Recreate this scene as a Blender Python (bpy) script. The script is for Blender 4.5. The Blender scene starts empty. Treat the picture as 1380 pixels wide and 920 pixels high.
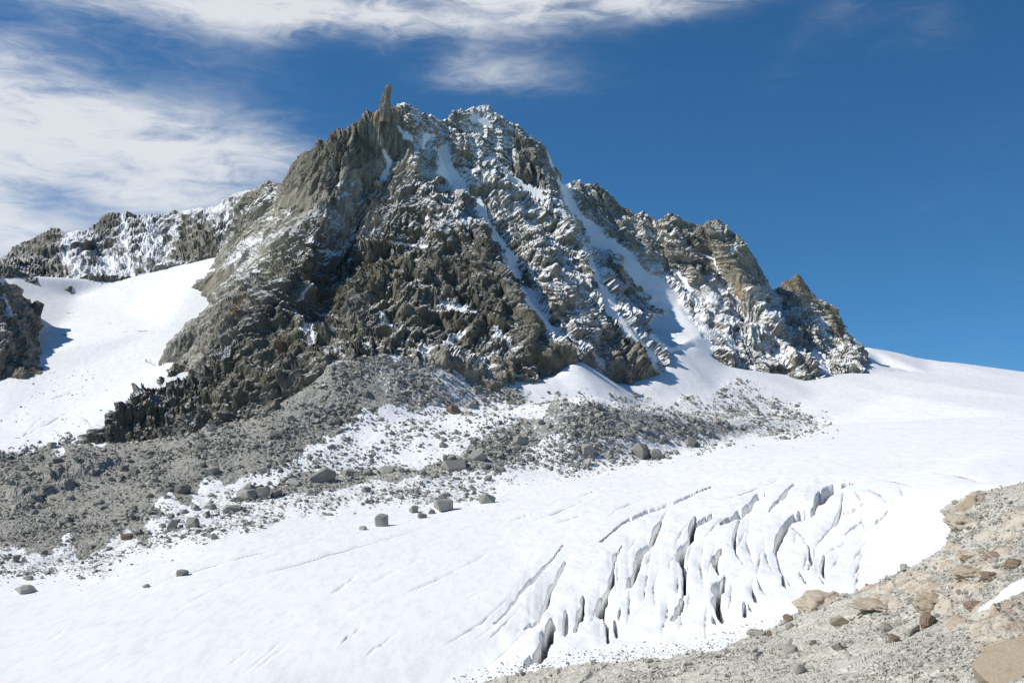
import bpy, math, random
import numpy as np
from mathutils import Vector
from mathutils.geometry import delaunay_2d_cdt

random.seed(7)
rng = np.random.default_rng(11)
sc = bpy.context.scene
col = sc.collection
R = math.radians

# ------------------------------------------------------------------ camera
F = 1325.0          # focal length in photograph pixels (1380 wide)
HY = 515.0          # row of the horizon in the photograph
cd = bpy.data.cameras.new('camera')
cam = bpy.data.objects.new('camera', cd); col.objects.link(cam)
cam.location = (0, 0, 0); cam.rotation_euler = (R(90), 0, 0)
cd.sensor_width = 36; cd.lens = F / 1380 * 36
cd.shift_y = (HY - 460) / 1380
cd.clip_start = 0.5; cd.clip_end = 60000
sc.camera = cam

# ------------------------------------------------------------------ light
SUN_EL, SUN_AZ = 44.0, -95.0      # azimuth measured from +Y towards +X
az, el = R(SUN_AZ), R(SUN_EL)
sundir = Vector((math.sin(az) * math.cos(el), math.cos(az) * math.cos(el), math.sin(el)))
sd = bpy.data.lights.new('sun', 'SUN'); sd.energy = 4.3; sd.angle = R(0.53); sd.color = (1.0, 0.965, 0.91)
sun = bpy.data.objects.new('sun', sd); col.objects.link(sun)
sun.rotation_euler = sundir.to_track_quat('Z', 'Y').to_euler()
sc.view_settings.view_transform = 'Standard'; sc.view_settings.look = 'None'
sc.view_settings.exposure = 0.0; sc.view_settings.gamma = 1.0

# ------------------------------------------------------------------ node helper
class NT:
    def __init__(s, nt): s.nt = nt; s.nt.nodes.clear()
    def n(s, t, **kw):
        x = s.nt.nodes.new(t)
        for k, v in kw.items():
            if k.startswith('i_'):
                k2 = k[2:]
                x.inputs[int(k2) if k2.isdigit() else k2.replace('_', ' ')].default_value = v
            else: setattr(x, k, v)
        return x
    def l(s, a, b): s.nt.links.new(a, b)
    def m(s, op, a, b=None, c=None, clamp=False):
        x = s.nt.nodes.new('ShaderNodeMath'); x.operation = op; x.use_clamp = clamp
        for i, v in enumerate((a, b, c)):
            if v is None: continue
            if isinstance(v, (int, float)): x.inputs[i].default_value = v
            else: s.l(v, x.inputs[i])
        return x.outputs[0]
    def ss(s, v, a, b, lo=0.0, hi=1.0):
        x = s.nt.nodes.new('ShaderNodeMapRange'); x.interpolation_type = 'SMOOTHSTEP'
        s.l(v, x.inputs[0]) if not isinstance(v, (int, float)) else None
        for i, q in enumerate((a, b, lo, hi)): x.inputs[i + 1].default_value = q
        return x.outputs[0]
    def mix(s, f, a, b):
        x = s.nt.nodes.new('ShaderNodeMix'); x.data_type = 'RGBA'
        for i, v in ((0, f), (6, a), (7, b)):
            if isinstance(v, (int, float)): x.inputs[i].default_value = v
            elif isinstance(v, tuple): x.inputs[i].default_value = (*v, 1)
            else: s.l(v, x.inputs[i])
        return x.outputs[2]
    def noise(s, vec, scale, detail=4, rough=0.55, dist=0.0):
        x = s.n('ShaderNodeTexNoise'); x.inputs['Scale'].default_value = scale
        x.inputs['Detail'].default_value = detail; x.inputs['Roughness'].default_value = rough
        x.inputs['Distortion'].default_value = dist
        if vec is not None: s.l(vec, x.inputs['Vector'])
        return x.outputs[0]
    def mapping(s, vec, scale=(1, 1, 1), rot=(0, 0, 0), loc=(0, 0, 0)):
        x = s.n('ShaderNodeMapping'); s.l(vec, x.inputs[0])
        x.inputs['Scale'].default_value = scale; x.inputs['Rotation'].default_value = rot; x.inputs['Location'].default_value = loc
        return x.outputs[0]
    def attr(s, name): return s.n('ShaderNodeAttribute', attribute_name=name).outputs['Fac']

# ------------------------------------------------------------------ world: sky with thin high cloud
w = bpy.data.worlds.new('World'); sc.world = w; w.use_nodes = True
T = NT(w.node_tree)
sky = T.n('ShaderNodeTexSky'); sky.sky_type = 'NISHITA'; sky.sun_disc = False
sky.sun_elevation = R(SUN_EL); sky.sun_rotation = R(SUN_AZ)
sky.altitude = 3200; sky.air_density = 0.9; sky.dust_density = 0.0; sky.ozone_density = 3.0
bg = T.n('ShaderNodeBackground'); bg.inputs[1].default_value = 0.118
hs = T.n('ShaderNodeHueSaturation'); hs.inputs['Saturation'].default_value = 1.2
gz = T.n('ShaderNodeTexCoord'); lift = T.n('ShaderNodeVectorMath', operation='ADD'); T.l(gz.outputs['Generated'], lift.inputs[0]); lift.inputs[1].default_value = (0, 0, 0.155)
nrm = T.n('ShaderNodeVectorMath', operation='NORMALIZE'); T.l(lift.outputs[0], nrm.inputs[0]); T.l(nrm.outputs[0], sky.inputs[0])
T.l(sky.outputs[0], hs.inputs['Color']); gn_ = T.n('ShaderNodeVectorMath', operation='MULTIPLY'); T.l(hs.outputs[0], gn_.inputs[0]); gn_.inputs[1].default_value = (0.88, 1.13, 1.08); T.l(gn_.outputs[0], bg.inputs[0])
tc = T.n('ShaderNodeTexCoord')
sep = T.n('ShaderNodeSeparateXYZ'); T.l(tc.outputs['Generated'], sep.inputs[0])
azn = T.m('ARCTAN2', sep.outputs[0], sep.outputs[1])
eln = T.m('ARCSINE', sep.outputs[2])
cmb = T.n('ShaderNodeCombineXYZ'); T.l(azn, cmb.inputs[0]); T.l(eln, cmb.inputs[1])
P = cmb.outputs[0]
def rot_map(a, sx, sy): return T.mapping(P, (sx, sy, 1), (0, 0, a))
nA = T.noise(T.mapping(P, (1, 1, 1), (0, 0, R(-8))), 3.2, 3, 0.5, 0.4)
st = T.noise(rot_map(R(10), 2.0, 6.5), 2.0, 6, 0.55, 0.5)
fine = T.noise(rot_map(R(20), 3.0, 10.0), 7.0, 6, 0.62, 0.8)
def blob(px, py, rx, ry, ang, gain):
    a0 = math.atan2(px - 690, F); e0 = math.atan((HY - py) / F * math.cos(a0))
    dx = T.m('SUBTRACT', azn, a0); dy = T.m('SUBTRACT', eln, e0)
    c, s_ = math.cos(ang), math.sin(ang)
    u = T.m('ADD', T.m('MULTIPLY', dx, c), T.m('MULTIPLY', dy, s_))
    v = T.m('SUBTRACT', T.m('MULTIPLY', dy, c), T.m('MULTIPLY', dx, s_))
    d = T.m('ADD', T.m('POWER', T.m('ABSOLUTE', T.m('DIVIDE', u, rx / F)), 2.0), T.m('POWER', T.m('ABSOLUTE', T.m('DIVIDE', v, ry / F)), 2.0))
    return T.m('MULTIPLY', T.m('POWER', 2.71828, T.m('MULTIPLY', d, -1.0)), gain)
blobs = [(70, 165, 340, 50, R(-12), 1.1), (330, 190, 170, 42, R(-4), .45), (-40, 225, 150, 30, R(0), .35), (0, 310, 170, 45, R(0), .7),
         (520, 12, 360, 36, R(3), 1.0), (880, 2, 250, 20, R(4), .75), (250, -5, 260, 30, R(-2), .55), (670, 102, 105, 30, R(-3), .55),
         (190, 262, 150, 26, R(-10), .5), (1240, 20, 50, 70, R(60), .22), (1130, 20, 110, 30, R(35), .2), (0, 60, 260, 50, 0, .3), (1215, 262, 60, 22, 0, .12),
         (600, -170, 900, 110, R(4), .6), (-700, 60, 400, 160, R(-8), .8)]
den = None
for b in blobs:
    x = blob(*b); den = x if den is None else T.m('ADD', den, x)
tex = T.m('ADD', T.m('MULTIPLY', st, 0.62), T.m('MULTIPLY', fine, 0.34))
tex = T.m('ADD', tex, T.m('MULTIPLY', nA, 0.62))           # about 0.72 mean
cl = T.m('MULTIPLY', den, T.ss(tex, 0.52, 1.0, 0.02, 1.4))
rest = T.m('MULTIPLY', T.ss(tex, 0.74, 1.0), 0.10)
cl = T.m('ADD', cl, rest)
cf = T.ss(cl, 0.02, 1.3, 0.0, 0.9)
hz = T.ss(eln, -0.02, 0.0)
cf = T.m('MULTIPLY', cf, hz)
bc = T.n('ShaderNodeBackground'); bc.inputs[0].default_value = (0.80, 0.825, 0.855, 1); bc.inputs[1].default_value = 1.0
ms = T.n('ShaderNodeMixShader'); T.l(cf, ms.inputs[0]); T.l(bg.outputs[0], ms.inputs[1]); T.l(bc.outputs[0], ms.inputs[2])
out = T.n('ShaderNodeOutputWorld'); T.l(ms.outputs[0], out.inputs[0])

# ------------------------------------------------------------------ numpy noise
U = np.uint32
def _i(v): return v.astype(np.int32).view(np.uint32)
def _h(ix, iy, iz, seed):
    n = _i(ix) * U(374761393) + _i(iy) * U(668265263) + _i(iz) * U(1440662683) + U(seed * 974634777 & 0xffffffff)
    n = (n ^ (n >> U(13))) * U(1274126177)
    return n ^ (n >> U(16))
def _f(n): return (n & U(0xffff)).astype(np.float32) * np.float32(1 / 65535.0)
def vnoise(x, y, z, seed=0):
    x, y, z = (np.asarray(q, np.float32) for q in np.broadcast_arrays(x, y, z))
    x0, y0, z0 = np.floor(x), np.floor(y), np.floor(z)
    fx, fy, fz = x - x0, y - y0, z - z0
    fx = fx * fx * (3 - 2 * fx); fy = fy * fy * (3 - 2 * fy); fz = fz * fz * (3 - 2 * fz)
    r = 0
    for i in (0, 1):
        for j in (0, 1):
            for k in (0, 1):
                wgt = (fx if i else 1 - fx) * (fy if j else 1 - fy) * (fz if k else 1 - fz)
                r = r + wgt * _f(_h(x0 + i, y0 + j, z0 + k, seed))
    return r * 2 - 1
def fbm(x, y, z, scale, octv=4, seed=0, gain=0.5):
    r = 0; a = 1.0; s = 1.0 / scale
    for o in range(octv):
        r = r + a * vnoise(x * s + 17.3 * o, y * s - 9.1 * o, z * s + 5.7 * o, seed + o)
        a *= gain; s *= 2.03
    return r
def facets(x, y, z, seed, k=22.0, off=1.4):
    """tilted facets of a cell pattern, blended over a narrow seam; returns height, crack, tint"""
    x = x.astype(np.float32); y = y.astype(np.float32); z = z.astype(np.float32)
    bx, by, bz = np.floor(x - 0.5), np.floor(y - 0.5), np.floor(z - 0.5)
    sw = np.full(x.shape, 1e-9, np.float32); sv = np.zeros(x.shape, np.float32); st_ = sv.copy(); s2 = sv.copy()
    for i in (0, 1):
        for j in (0, 1):
            for kk in (0, 1):
                hh = _h(bx + i, by + j, bz + kk, seed)
                rx = _f(hh); ry = _f(hh >> U(8)); rz = _f(hh >> U(16))
                ox = x - (bx + i + 0.5 + (rx - 0.5) * 0.9).astype(np.float32); oy = y - (by + j + 0.5 + (ry - 0.5) * 0.9).astype(np.float32); oz = z - (bz + kk + 0.5 + (rz - 0.5) * 0.9).astype(np.float32)
                wg = np.exp(-k * (ox * ox + oy * oy + oz * oz))
                g = hh * U(2654435761); g = g ^ (g >> U(15))
                p, q, t = _f(g), _f(g >> U(7)), _f(g >> U(14))
                sv += wg * ((p - 0.5) * off + 2.1 * ((q - 0.5) * ox + (t - 0.5) * oz) - 0.4 * oz)
                st_ += wg * (q - 0.5); sw += wg; s2 += wg * wg
    return sv / sw, 1 - s2 / (sw * sw), st_ / sw
def crag(X, Y, Z, octs, seed, shear=0.0, crack=0.75, off=1.4):
    """blocky displacement; octs = (size, amplitude, elongation)"""
    r = 0; tint = 0
    for o, (s, a, e) in enumerate(octs):
        wx = 0.22 * s * vnoise(X / s, Y / s, Z / s, seed + 50 + o)
        wz = 0.25 * s * vnoise(X / s + 31, Y / s, Z / s, seed + 60 + o)
        h, ck, tt = facets((X + wx + shear * Z) / s, (Y + wx) / s, (Z + wz) / (s * e), seed + o * 7, 26.0 + 9 * o, off)
        r = r + a * (h - crack * ck * 1.2)
        tint = tint + tt * (1.0 if o < 2 else 0.7)
    return r, tint
def blades(X, Y, Z, octs, seed, shear, off):
    """steep plates of rock standing side by side, turned slowly from place to place"""
    th = 0.45 * fbm(X, Y, Z, 260, 2, seed + 3); c, s_ = np.cos(th), np.sin(th)
    Xr = X * c + Y * s_; Yr = -X * s_ + Y * c; r = 0; tint = 0
    for o, (s, a, ey, ez) in enumerate(octs):
        wx = 0.22 * s * vnoise(X / s / 1.6, Y / s / 1.6, Z / s / 3, seed + 50 + o)
        wz = 0.4 * s * vnoise(X / s + 31, Y / s, Z / s, seed + 60 + o)
        h, ck, tt = facets((Xr + wx + shear * Z) / s, (Yr + wz) / (s * ey), (Z + wz) / (s * ez), seed + o * 7, 30.0, off)
        r = r + a * (h - 0.35 * ck); tint = tint + tt * (1.0 if o < 2 else 0.7)
    return r, tint
def sstep(v, a, b):
    t = np.clip((v - a) / (b - a), 0, 1); return t * t * (3 - 2 * t)

# ------------------------------------------------------------------ traced-plan helpers (pixel + distance -> place)
def W(px, py, Y): return ((px - 690.0) / F * Y, float(Y), (HY - py) / F * Y)
def seg_dist(px, py, pts):
    best = np.full(px.shape, 1e9, np.float32); tt = np.zeros(px.shape, np.float32); sg = np.zeros(px.shape, np.float32)
    P_ = np.array(pts, float); L = np.r_[0, np.cumsum(np.hypot(*(np.diff(P_, axis=0).T)))]
    for i in range(len(P_) - 1):
        ax, ay = P_[i]; bx, by = P_[i + 1]; dx, dy = bx - ax, by - ay; ll = dx * dx + dy * dy + 1e-9
        t = np.clip(((px - ax) * dx + (py - ay) * dy) / ll, 0, 1)
        qx, qy = px - (ax + t * dx), py - (ay + t * dy)
        d = np.hypot(qx, qy); c = d < best
        best = np.where(c, d, best); tt = np.where(c, (L[i] + t * math.sqrt(ll)) / L[-1], tt)
        cr = dx * qy - dy * qx      # sign of the side
        sg = np.where(c, np.sign(cr) * (1 if dy > 0 else -1), sg)
    return best, tt, sg
def poly_sd(px, py, pts):
    """signed distance to polygon, positive inside"""
    d, _, _ = seg_dist(px, py, list(pts) + [pts[0]])
    ins = np.zeros(px.shape, bool); n = len(pts)
    for i in range(n):
        x1, y1 = pts[i]; x2, y2 = pts[(i + 1) % n]
        if y1 == y2: continue
        c = ((y1 > py) != (y2 > py)) & (px < (x2 - x1) * (py - y1) / (y2 - y1) + x1)
        ins ^= c
    return np.where(ins, d, -d)

def tin_raster(lines, x0, x1, y0, y1, st, fill=-400.0, blur=1):
    pts, edges, zs = [], [], []
    idx = {}
    for ln in lines:
        prev = None
        for p in ln:
            k = (round(p[0], 1), round(p[1], 1))
            if k not in idx: idx[k] = len(pts); pts.append(Vector((p[0], p[1]))); zs.append(p[2])
            i = idx[k]
            if prev is not None and prev != i: edges.append((prev, i))
            prev = i
    vo, eo, fo, ov, oe, of = delaunay_2d_cdt(pts, edges, [], 0, 0.05)
    z = np.zeros(len(vo)); known = np.zeros(len(vo), bool)
    for i, o in enumerate(ov):
        if o: z[i] = np.mean([zs[k] for k in o]); known[i] = True
    for i in range(len(vo)):
        if known[i]: continue
        p = vo[i]; best = None
        for a, b in edges:
            A, B = pts[a], pts[b]; d = B - A; t = max(0, min(1, (p - A).dot(d) / d.length_squared))
            e = (A + d * t - p).length
            if best is None or e < best[0] - 1e-6: best = (e, zs[a] + (zs[b] - zs[a]) * t)
        z[i] = best[1]
    nx, ny = int((x1 - x0) / st) + 1, int((y1 - y0) / st) + 1
    G = np.full((ny, nx), fill, np.float32)
    for f in fo:
        for q in range(1, len(f) - 1):
            A, B, C_ = vo[f[0]], vo[f[q]], vo[f[q + 1]]; za, zb, zc = z[f[0]], z[f[q]], z[f[q + 1]]
            ix0 = max(0, int((min(A.x, B.x, C_.x) - x0) / st)); ix1 = min(nx, int((max(A.x, B.x, C_.x) - x0) / st) + 2)
            iy0 = max(0, int((min(A.y, B.y, C_.y) - y0) / st)); iy1 = min(ny, int((max(A.y, B.y, C_.y) - y0) / st) + 2)
            if ix1 <= ix0 or iy1 <= iy0: continue
            gx, gy = np.meshgrid(x0 + np.arange(ix0, ix1) * st, y0 + np.arange(iy0, iy1) * st)
            det = (B.y - C_.y) * (A.x - C_.x) + (C_.x - B.x) * (A.y - C_.y)
            if abs(det) < 1e-9: continue
            l1 = ((B.y - C_.y) * (gx - C_.x) + (C_.x - B.x) * (gy - C_.y)) / det
            l2 = ((C_.y - A.y) * (gx - C_.x) + (A.x - C_.x) * (gy - C_.y)) / det
            l3 = 1 - l1 - l2
            m = (l1 >= -1e-4) & (l2 >= -1e-4) & (l3 >= -1e-4)
            sub = G[iy0:iy1, ix0:ix1]; sub[m] = (l1 * za + l2 * zb + l3 * zc)[m]
    G = box(G, blur)
    return (G, x0, y0, st)
def box(G, n, it=2):
    if n <= 0: return G
    for _ in range(it):
        for ax in (0, 1):
            pad = [(0, 0), (0, 0)]; pad[ax] = (n + 1, n)
            c = np.cumsum(np.pad(G.astype(np.float64), pad, mode='edge'), axis=ax)
            k = 2 * n + 1
            G = ((c[k:] - c[:-k]) if ax == 0 else (c[:, k:] - c[:, :-k])) / k
    return G.astype(np.float32)
def samp(g, x, y):
    G, x0, y0, st = g
    u = np.clip((x - x0) / st, 0, G.shape[1] - 1.001); v = np.clip((y - y0) / st, 0, G.shape[0] - 1.001)
    i = u.astype(int); j = v.astype(int); a = u - i; b = v - j
    return (G[j, i] * (1 - a) * (1 - b) + G[j, i + 1] * a * (1 - b) + G[j + 1, i] * (1 - a) * b + G[j + 1, i + 1] * a * b)

def fan(g, pxa, pxb, nc, Y0, Y1, nr, hidden=0.12, smooth=10, step=2.0, dyw=0.02):
    """grid of plan positions on a height field, rows spaced evenly over its slopes"""
    px = np.linspace(pxa, pxb, nc); kx = (px - 690) / F
    Ys = np.geomspace(Y0, Y1, 1500) if Y0 < 200 else np.linspace(Y0, Y1, int((Y1 - Y0) / step))
    XX = kx[None, :] * Ys[:, None]; YY = np.repeat(Ys[:, None], nc, 1)
    Z = samp(g, XX, YY)
    py = HY - F * Z / YY
    top = np.minimum.accumulate(np.minimum(py, 960), axis=0)
    newv = -np.diff(top, axis=0)
    dpy = np.abs(np.diff(py, axis=0))
    ds = newv + hidden * np.minimum(dpy, 4) + dyw * np.diff(YY, axis=0) * (600 / np.maximum(YY[1:], 300))
    M = np.vstack([np.zeros((1, nc)), np.cumsum(ds, axis=0)]); M /= M[-1:]
    tq = np.linspace(0, 1, nr); Yr = np.empty((nr, nc))
    for c in range(nc): Yr[:, c] = np.interp(tq, M[:, c], Ys)
    if smooth:
        k = 2 * smooth + 1
        for _ in range(2):
            c = np.cumsum(np.pad(Yr, ((0, 0), (smooth + 1, smooth)), mode='edge'), axis=1); Yr = (c[:, k:] - c[:, :-k]) / k
    X = kx[None, :] * Yr
    return X, Yr, samp(g, X, Yr)
def grad_normal(g, X, Y, e=6.0):
    gx = (samp(g, X + e, Y) - samp(g, X - e, Y)) / (2 * e); gy = (samp(g, X, Y + e) - samp(g, X, Y - e)) / (2 * e)
    l = np.sqrt(gx * gx + gy * gy + 1); return -gx / l, -gy / l, 1 / l
def grid_obj(name, X, Y, Z, attrs, mat, keep=None, smooth=False, parent=None):
    nr, nc = X.shape
    I = np.arange(nr * nc).reshape(nr, nc)
    q = np.stack([I[:-1, :-1], I[:-1, 1:], I[1:, 1:], I[1:, :-1]], -1).reshape(-1, 4)
    if keep is not None: q = q[keep[:-1, :-1].ravel()]
    used = np.unique(q); rem = np.full(nr * nc, -1); rem[used] = np.arange(len(used)); q = rem[q]
    V = np.stack([X, Y, Z], -1).reshape(-1, 3)[used].astype(np.float32)
    me = bpy.data.meshes.new(name)
    me.vertices.add(len(V)); me.vertices.foreach_set('co', V.ravel())
    me.loops.add(q.size); me.loops.foreach_set('vertex_index', q.ravel().astype(np.int32))
    me.polygons.add(len(q)); me.polygons.foreach_set('loop_start', (np.arange(len(q)) * 4).astype(np.int32))
    try: me.polygons.foreach_set('loop_total', np.full(len(q), 4, np.int32))
    except Exception: pass
    me.polygons.foreach_set('use_smooth', np.full(len(q), smooth, bool))
    me.update(calc_edges=True)
    for k, v in attrs.items():
        a = me.attributes.new(k, 'FLOAT', 'POINT'); a.data.foreach_set('value', v.ravel()[used].astype(np.float32))
    me.materials.append(mat)
    o = bpy.data.objects.new(name, me); col.objects.link(o); o.parent = parent
    return o
def tag(o, label=None, cat=None, group=None, kind=None):
    for k, v in (('label', label), ('category', cat), ('group', group), ('kind', kind)):
        if v: o[k] = v
    return o

# ------------------------------------------------------------------ materials
def snow_bsdf(T, nrm, colr):
    b = T.n('ShaderNodeBsdfPrincipled'); b.inputs['Roughness'].default_value = 0.75
    b.inputs['Specular IOR Level'].default_value = 0.25
    if isinstance(colr, tuple): b.inputs['Base Color'].default_value = (*colr, 1)
    else: T.l(colr, b.inputs['Base Color'])
    if nrm is not None: T.l(nrm, b.inputs['Normal'])
    return b
SNOW = (0.885, 0.88, 0.855)
def rock_material(name, k=1.0, warm=0.0, fine=1.0, snow=True):
    m = bpy.data.materials.new(name); m.use_nodes = True; T = NT(m.node_tree)
    P = T.n('ShaderNodeNewGeometry').outputs['Position']
    Ps = T.mapping(P, (1.25, 1.0, 0.24), (0, R(8), 0))
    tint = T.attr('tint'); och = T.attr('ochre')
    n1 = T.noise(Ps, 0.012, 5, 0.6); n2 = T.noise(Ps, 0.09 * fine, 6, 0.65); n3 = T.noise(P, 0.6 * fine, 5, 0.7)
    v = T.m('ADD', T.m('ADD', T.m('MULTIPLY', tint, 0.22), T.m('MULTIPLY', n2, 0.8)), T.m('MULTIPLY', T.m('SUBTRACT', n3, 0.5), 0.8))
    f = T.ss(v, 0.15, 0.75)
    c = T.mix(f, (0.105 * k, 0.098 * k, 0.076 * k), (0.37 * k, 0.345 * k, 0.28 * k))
    olive = T.mix(T.ss(n1, 0.42, 0.62), c, T.mix(0.35, c, (0.22 * k, 0.185 * k, 0.11 * k)))
    oc = T.mix(T.m('MULTIPLY', T.ss(T.m('ADD', T.m('MULTIPLY', och, 1.2), T.m('MULTIPLY', T.m('SUBTRACT', n2, 0.5), 0.8)), 0.3, 0.7), 0.8), olive, (0.34, 0.22, 0.11))
    b1 = T.n('ShaderNodeBump'); b1.inputs['Strength'].default_value = 1.0; b1.inputs['Distance'].default_value = 0.8 / fine
    vr = T.n('ShaderNodeTexVoronoi'); vr.feature = 'F1'; vr.inputs['Scale'].default_value = 0.28 * fine; T.l(T.mapping(P, (1.3, 0.8, 0.35), (0, R(6), 0)), vr.inputs['Vector'])
    hh = T.m('ADD', T.m('MULTIPLY', vr.outputs['Distance'], 0.9), T.m('MULTIPLY', n3, 0.9))
    T.l(hh, b1.inputs['Height'])
    rb = T.n('ShaderNodeBsdfPrincipled'); rb.inputs['Roughness'].default_value = 0.9; rb.inputs['Specular IOR Level'].default_value = 0.2
    T.l(oc, rb.inputs['Base Color']); T.l(b1.outputs[0], rb.inputs['Normal'])
    o = T.n('ShaderNodeOutputMaterial')
    if snow:
        dt = T.n('ShaderNodeVectorMath', operation='DOT_PRODUCT'); T.l(b1.outputs[0], dt.inputs[0]); dt.inputs[1].default_value = (-0.1, 0.12, 1)
        sn = T.attr('snow')
        ns = T.m('SUBTRACT', T.noise(T.mapping(P, (1, 1, 1.6)), 0.26, 8, 0.82), 0.5)
        s = T.m('ADD', sn, T.m('MULTIPLY', T.m('SUBTRACT', dt.outputs['Value'], 0.46), 0.8))
        s = T.m('ADD', s, T.m('MULTIPLY', ns, 0.95))
        fac = T.ss(s, 0.385, 0.515)
        b2 = T.n('ShaderNodeBump'); b2.inputs['Strength'].default_value = 0.5; b2.inputs['Distance'].default_value = 0.8; T.l(n2, b2.inputs['Height'])
        sb = snow_bsdf(T, b2.outputs[0], SNOW)
        mx = T.n('ShaderNodeMixShader'); T.l(fac, mx.inputs[0]); T.l(rb.outputs[0], mx.inputs[1]); T.l(sb.outputs[0], mx.inputs[2])
        T.l(mx.outputs[0], o.inputs[0])
    else: T.l(rb.outputs[0], o.inputs[0])
    return m
M_rock = rock_material('mountain_rock')
M_rock_dark = rock_material('dark_rock', 0.9)

def snowfield_material():
    m = bpy.data.materials.new('glacier_snow'); m.use_nodes = True; T = NT(m.node_tree)
    P = T.n('ShaderNodeNewGeometry').outputs['Position']
    st = T.noise(T.mapping(P, (0.25, 0.07, 0.25), (0, 0, R(-30))), 1.0, 6, 0.6, 0.3)
    fn = T.noise(P, 0.7, 6, 0.65)
    big = T.noise(P, 0.05, 4, 0.55)
    h = T.m('ADD', T.m('ADD', T.m('MULTIPLY', st, 1.0), T.m('MULTIPLY', fn, 0.35)), T.m('MULTIPLY', big, 0.3))
    b = T.n('ShaderNodeBump'); b.inputs['Strength'].default_value = 0.3; b.inputs['Distance'].default_value = 0.35; T.l(h, b.inputs['Height'])
    ice_shade = T.attr('ice_shade'); dirt = T.attr('gravel')
    c = T.mix(T.ss(T.m('ADD', T.m('MULTIPLY', st, 0.7), T.m('MULTIPLY', fn, 0.3)), 0.42, 0.66), (0.90, 0.893, 0.865), (0.79, 0.79, 0.775))
    c = T.mix(T.m('MULTIPLY', T.ss(big, 0.5, 0.75), 0.25), c, (0.80, 0.80, 0.79))
    ice_shade_col = T.mix(T.ss(fn, 0.4, 0.62), (0.34, 0.37, 0.39), (0.12, 0.12, 0.12))  # grey ice, with the shade inside crevasses put into the colour
    c = T.mix(T.ss(T.m('ADD', ice_shade, T.m('MULTIPLY', T.m('SUBTRACT', fn, 0.5), 0.3)), 0.3, 0.8), c, ice_shade_col)
    gn = T.noise(P, 0.33, 7, 0.72)
    g = T.ss(T.m('ADD', T.m('MULTIPLY', dirt, 1.0), T.m('MULTIPLY', T.m('SUBTRACT', gn, 0.5), 1.6)), 0.55, 0.72)
    gc = T.mix(T.ss(T.noise(P, 1.2, 5, 0.7), 0.35, 0.65), (0.10, 0.098, 0.085), (0.27, 0.26, 0.23))
    c = T.mix(g, c, gc)
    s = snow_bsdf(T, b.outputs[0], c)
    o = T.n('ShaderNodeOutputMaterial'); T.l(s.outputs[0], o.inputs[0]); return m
M_snow = snowfield_material()
def gravel_material(name, a, b_, fine=1.0):
    m = bpy.data.materials.new(name); m.use_nodes = True; T = NT(m.node_tree)
    P = T.n('ShaderNodeNewGeometry').outputs['Position']
    n1 = T.noise(P, 0.06 * fine, 5, 0.6); n2 = T.noise(P, 0.45 * fine, 8, 0.75)
    och = T.attr('ochre'); dirt = T.attr('gravel')
    vr = T.n('ShaderNodeTexVoronoi'); vr.inputs['Scale'].default_value = 0.5 * fine; T.l(P, vr.inputs['Vector'])
    vv = T.n('ShaderNodeSeparateColor'); T.l(vr.outputs['Color'], vv.inputs[0])
    c = T.mix(T.ss(T.m('ADD', T.m('MULTIPLY', n2, 0.8), T.m('MULTIPLY', vv.outputs[0], 0.25)), 0.3, 0.75), a, b_)
    c = T.mix(T.m('MULTIPLY', T.ss(n1, 0.45, 0.65), 0.4), c, T.mix(0.5, c, (0.24, 0.205, 0.14)))
    c = T.mix(T.m('MULTIPLY', T.ss(T.m('ADD', och, T.m('MULTIPLY', T.m('SUBTRACT', n2, 0.5), 0.6)), 0.25, 0.7), 0.8), c, T.mix(T.ss(n1, .4, .6), (0.58, 0.52, 0.41), (0.42, 0.315, 0.22)))
    hgt = T.m('ADD', vr.outputs['Distance'], T.m('MULTIPLY', n2, 0.7))
    b = T.n('ShaderNodeBump'); b.inputs['Strength'].default_value = 0.9; b.inputs['Distance'].default_value = 0.5 / fine; T.l(hgt, b.inputs['Height'])
    sno = T.ss(T.m('ADD', T.m('SUBTRACT', 1.0, dirt), T.m('MULTIPLY', T.m('SUBTRACT', T.noise(P, 0.28, 7, 0.72), 0.5), 1.8)), 0.40, 0.56)
    c = T.mix(sno, c, SNOW)
    s = T.n('ShaderNodeBsdfPrincipled'); s.inputs['Roughness'].default_value = 0.9; s.inputs['Specular IOR Level'].default_value = 0.15
    T.l(c, s.inputs['Base Color']); T.l(b.outputs[0], s.inputs['Normal'])
    o = T.n('ShaderNodeOutputMaterial'); T.l(s.outputs[0], o.inputs[0]); return m
M_gravel = gravel_material('moraine_gravel', (0.20, 0.193, 0.165), (0.48, 0.462, 0.40))
M_fore = gravel_material('foreground_gravel', (0.37, 0.352, 0.295), (0.66, 0.63, 0.535), 2.2)
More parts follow.
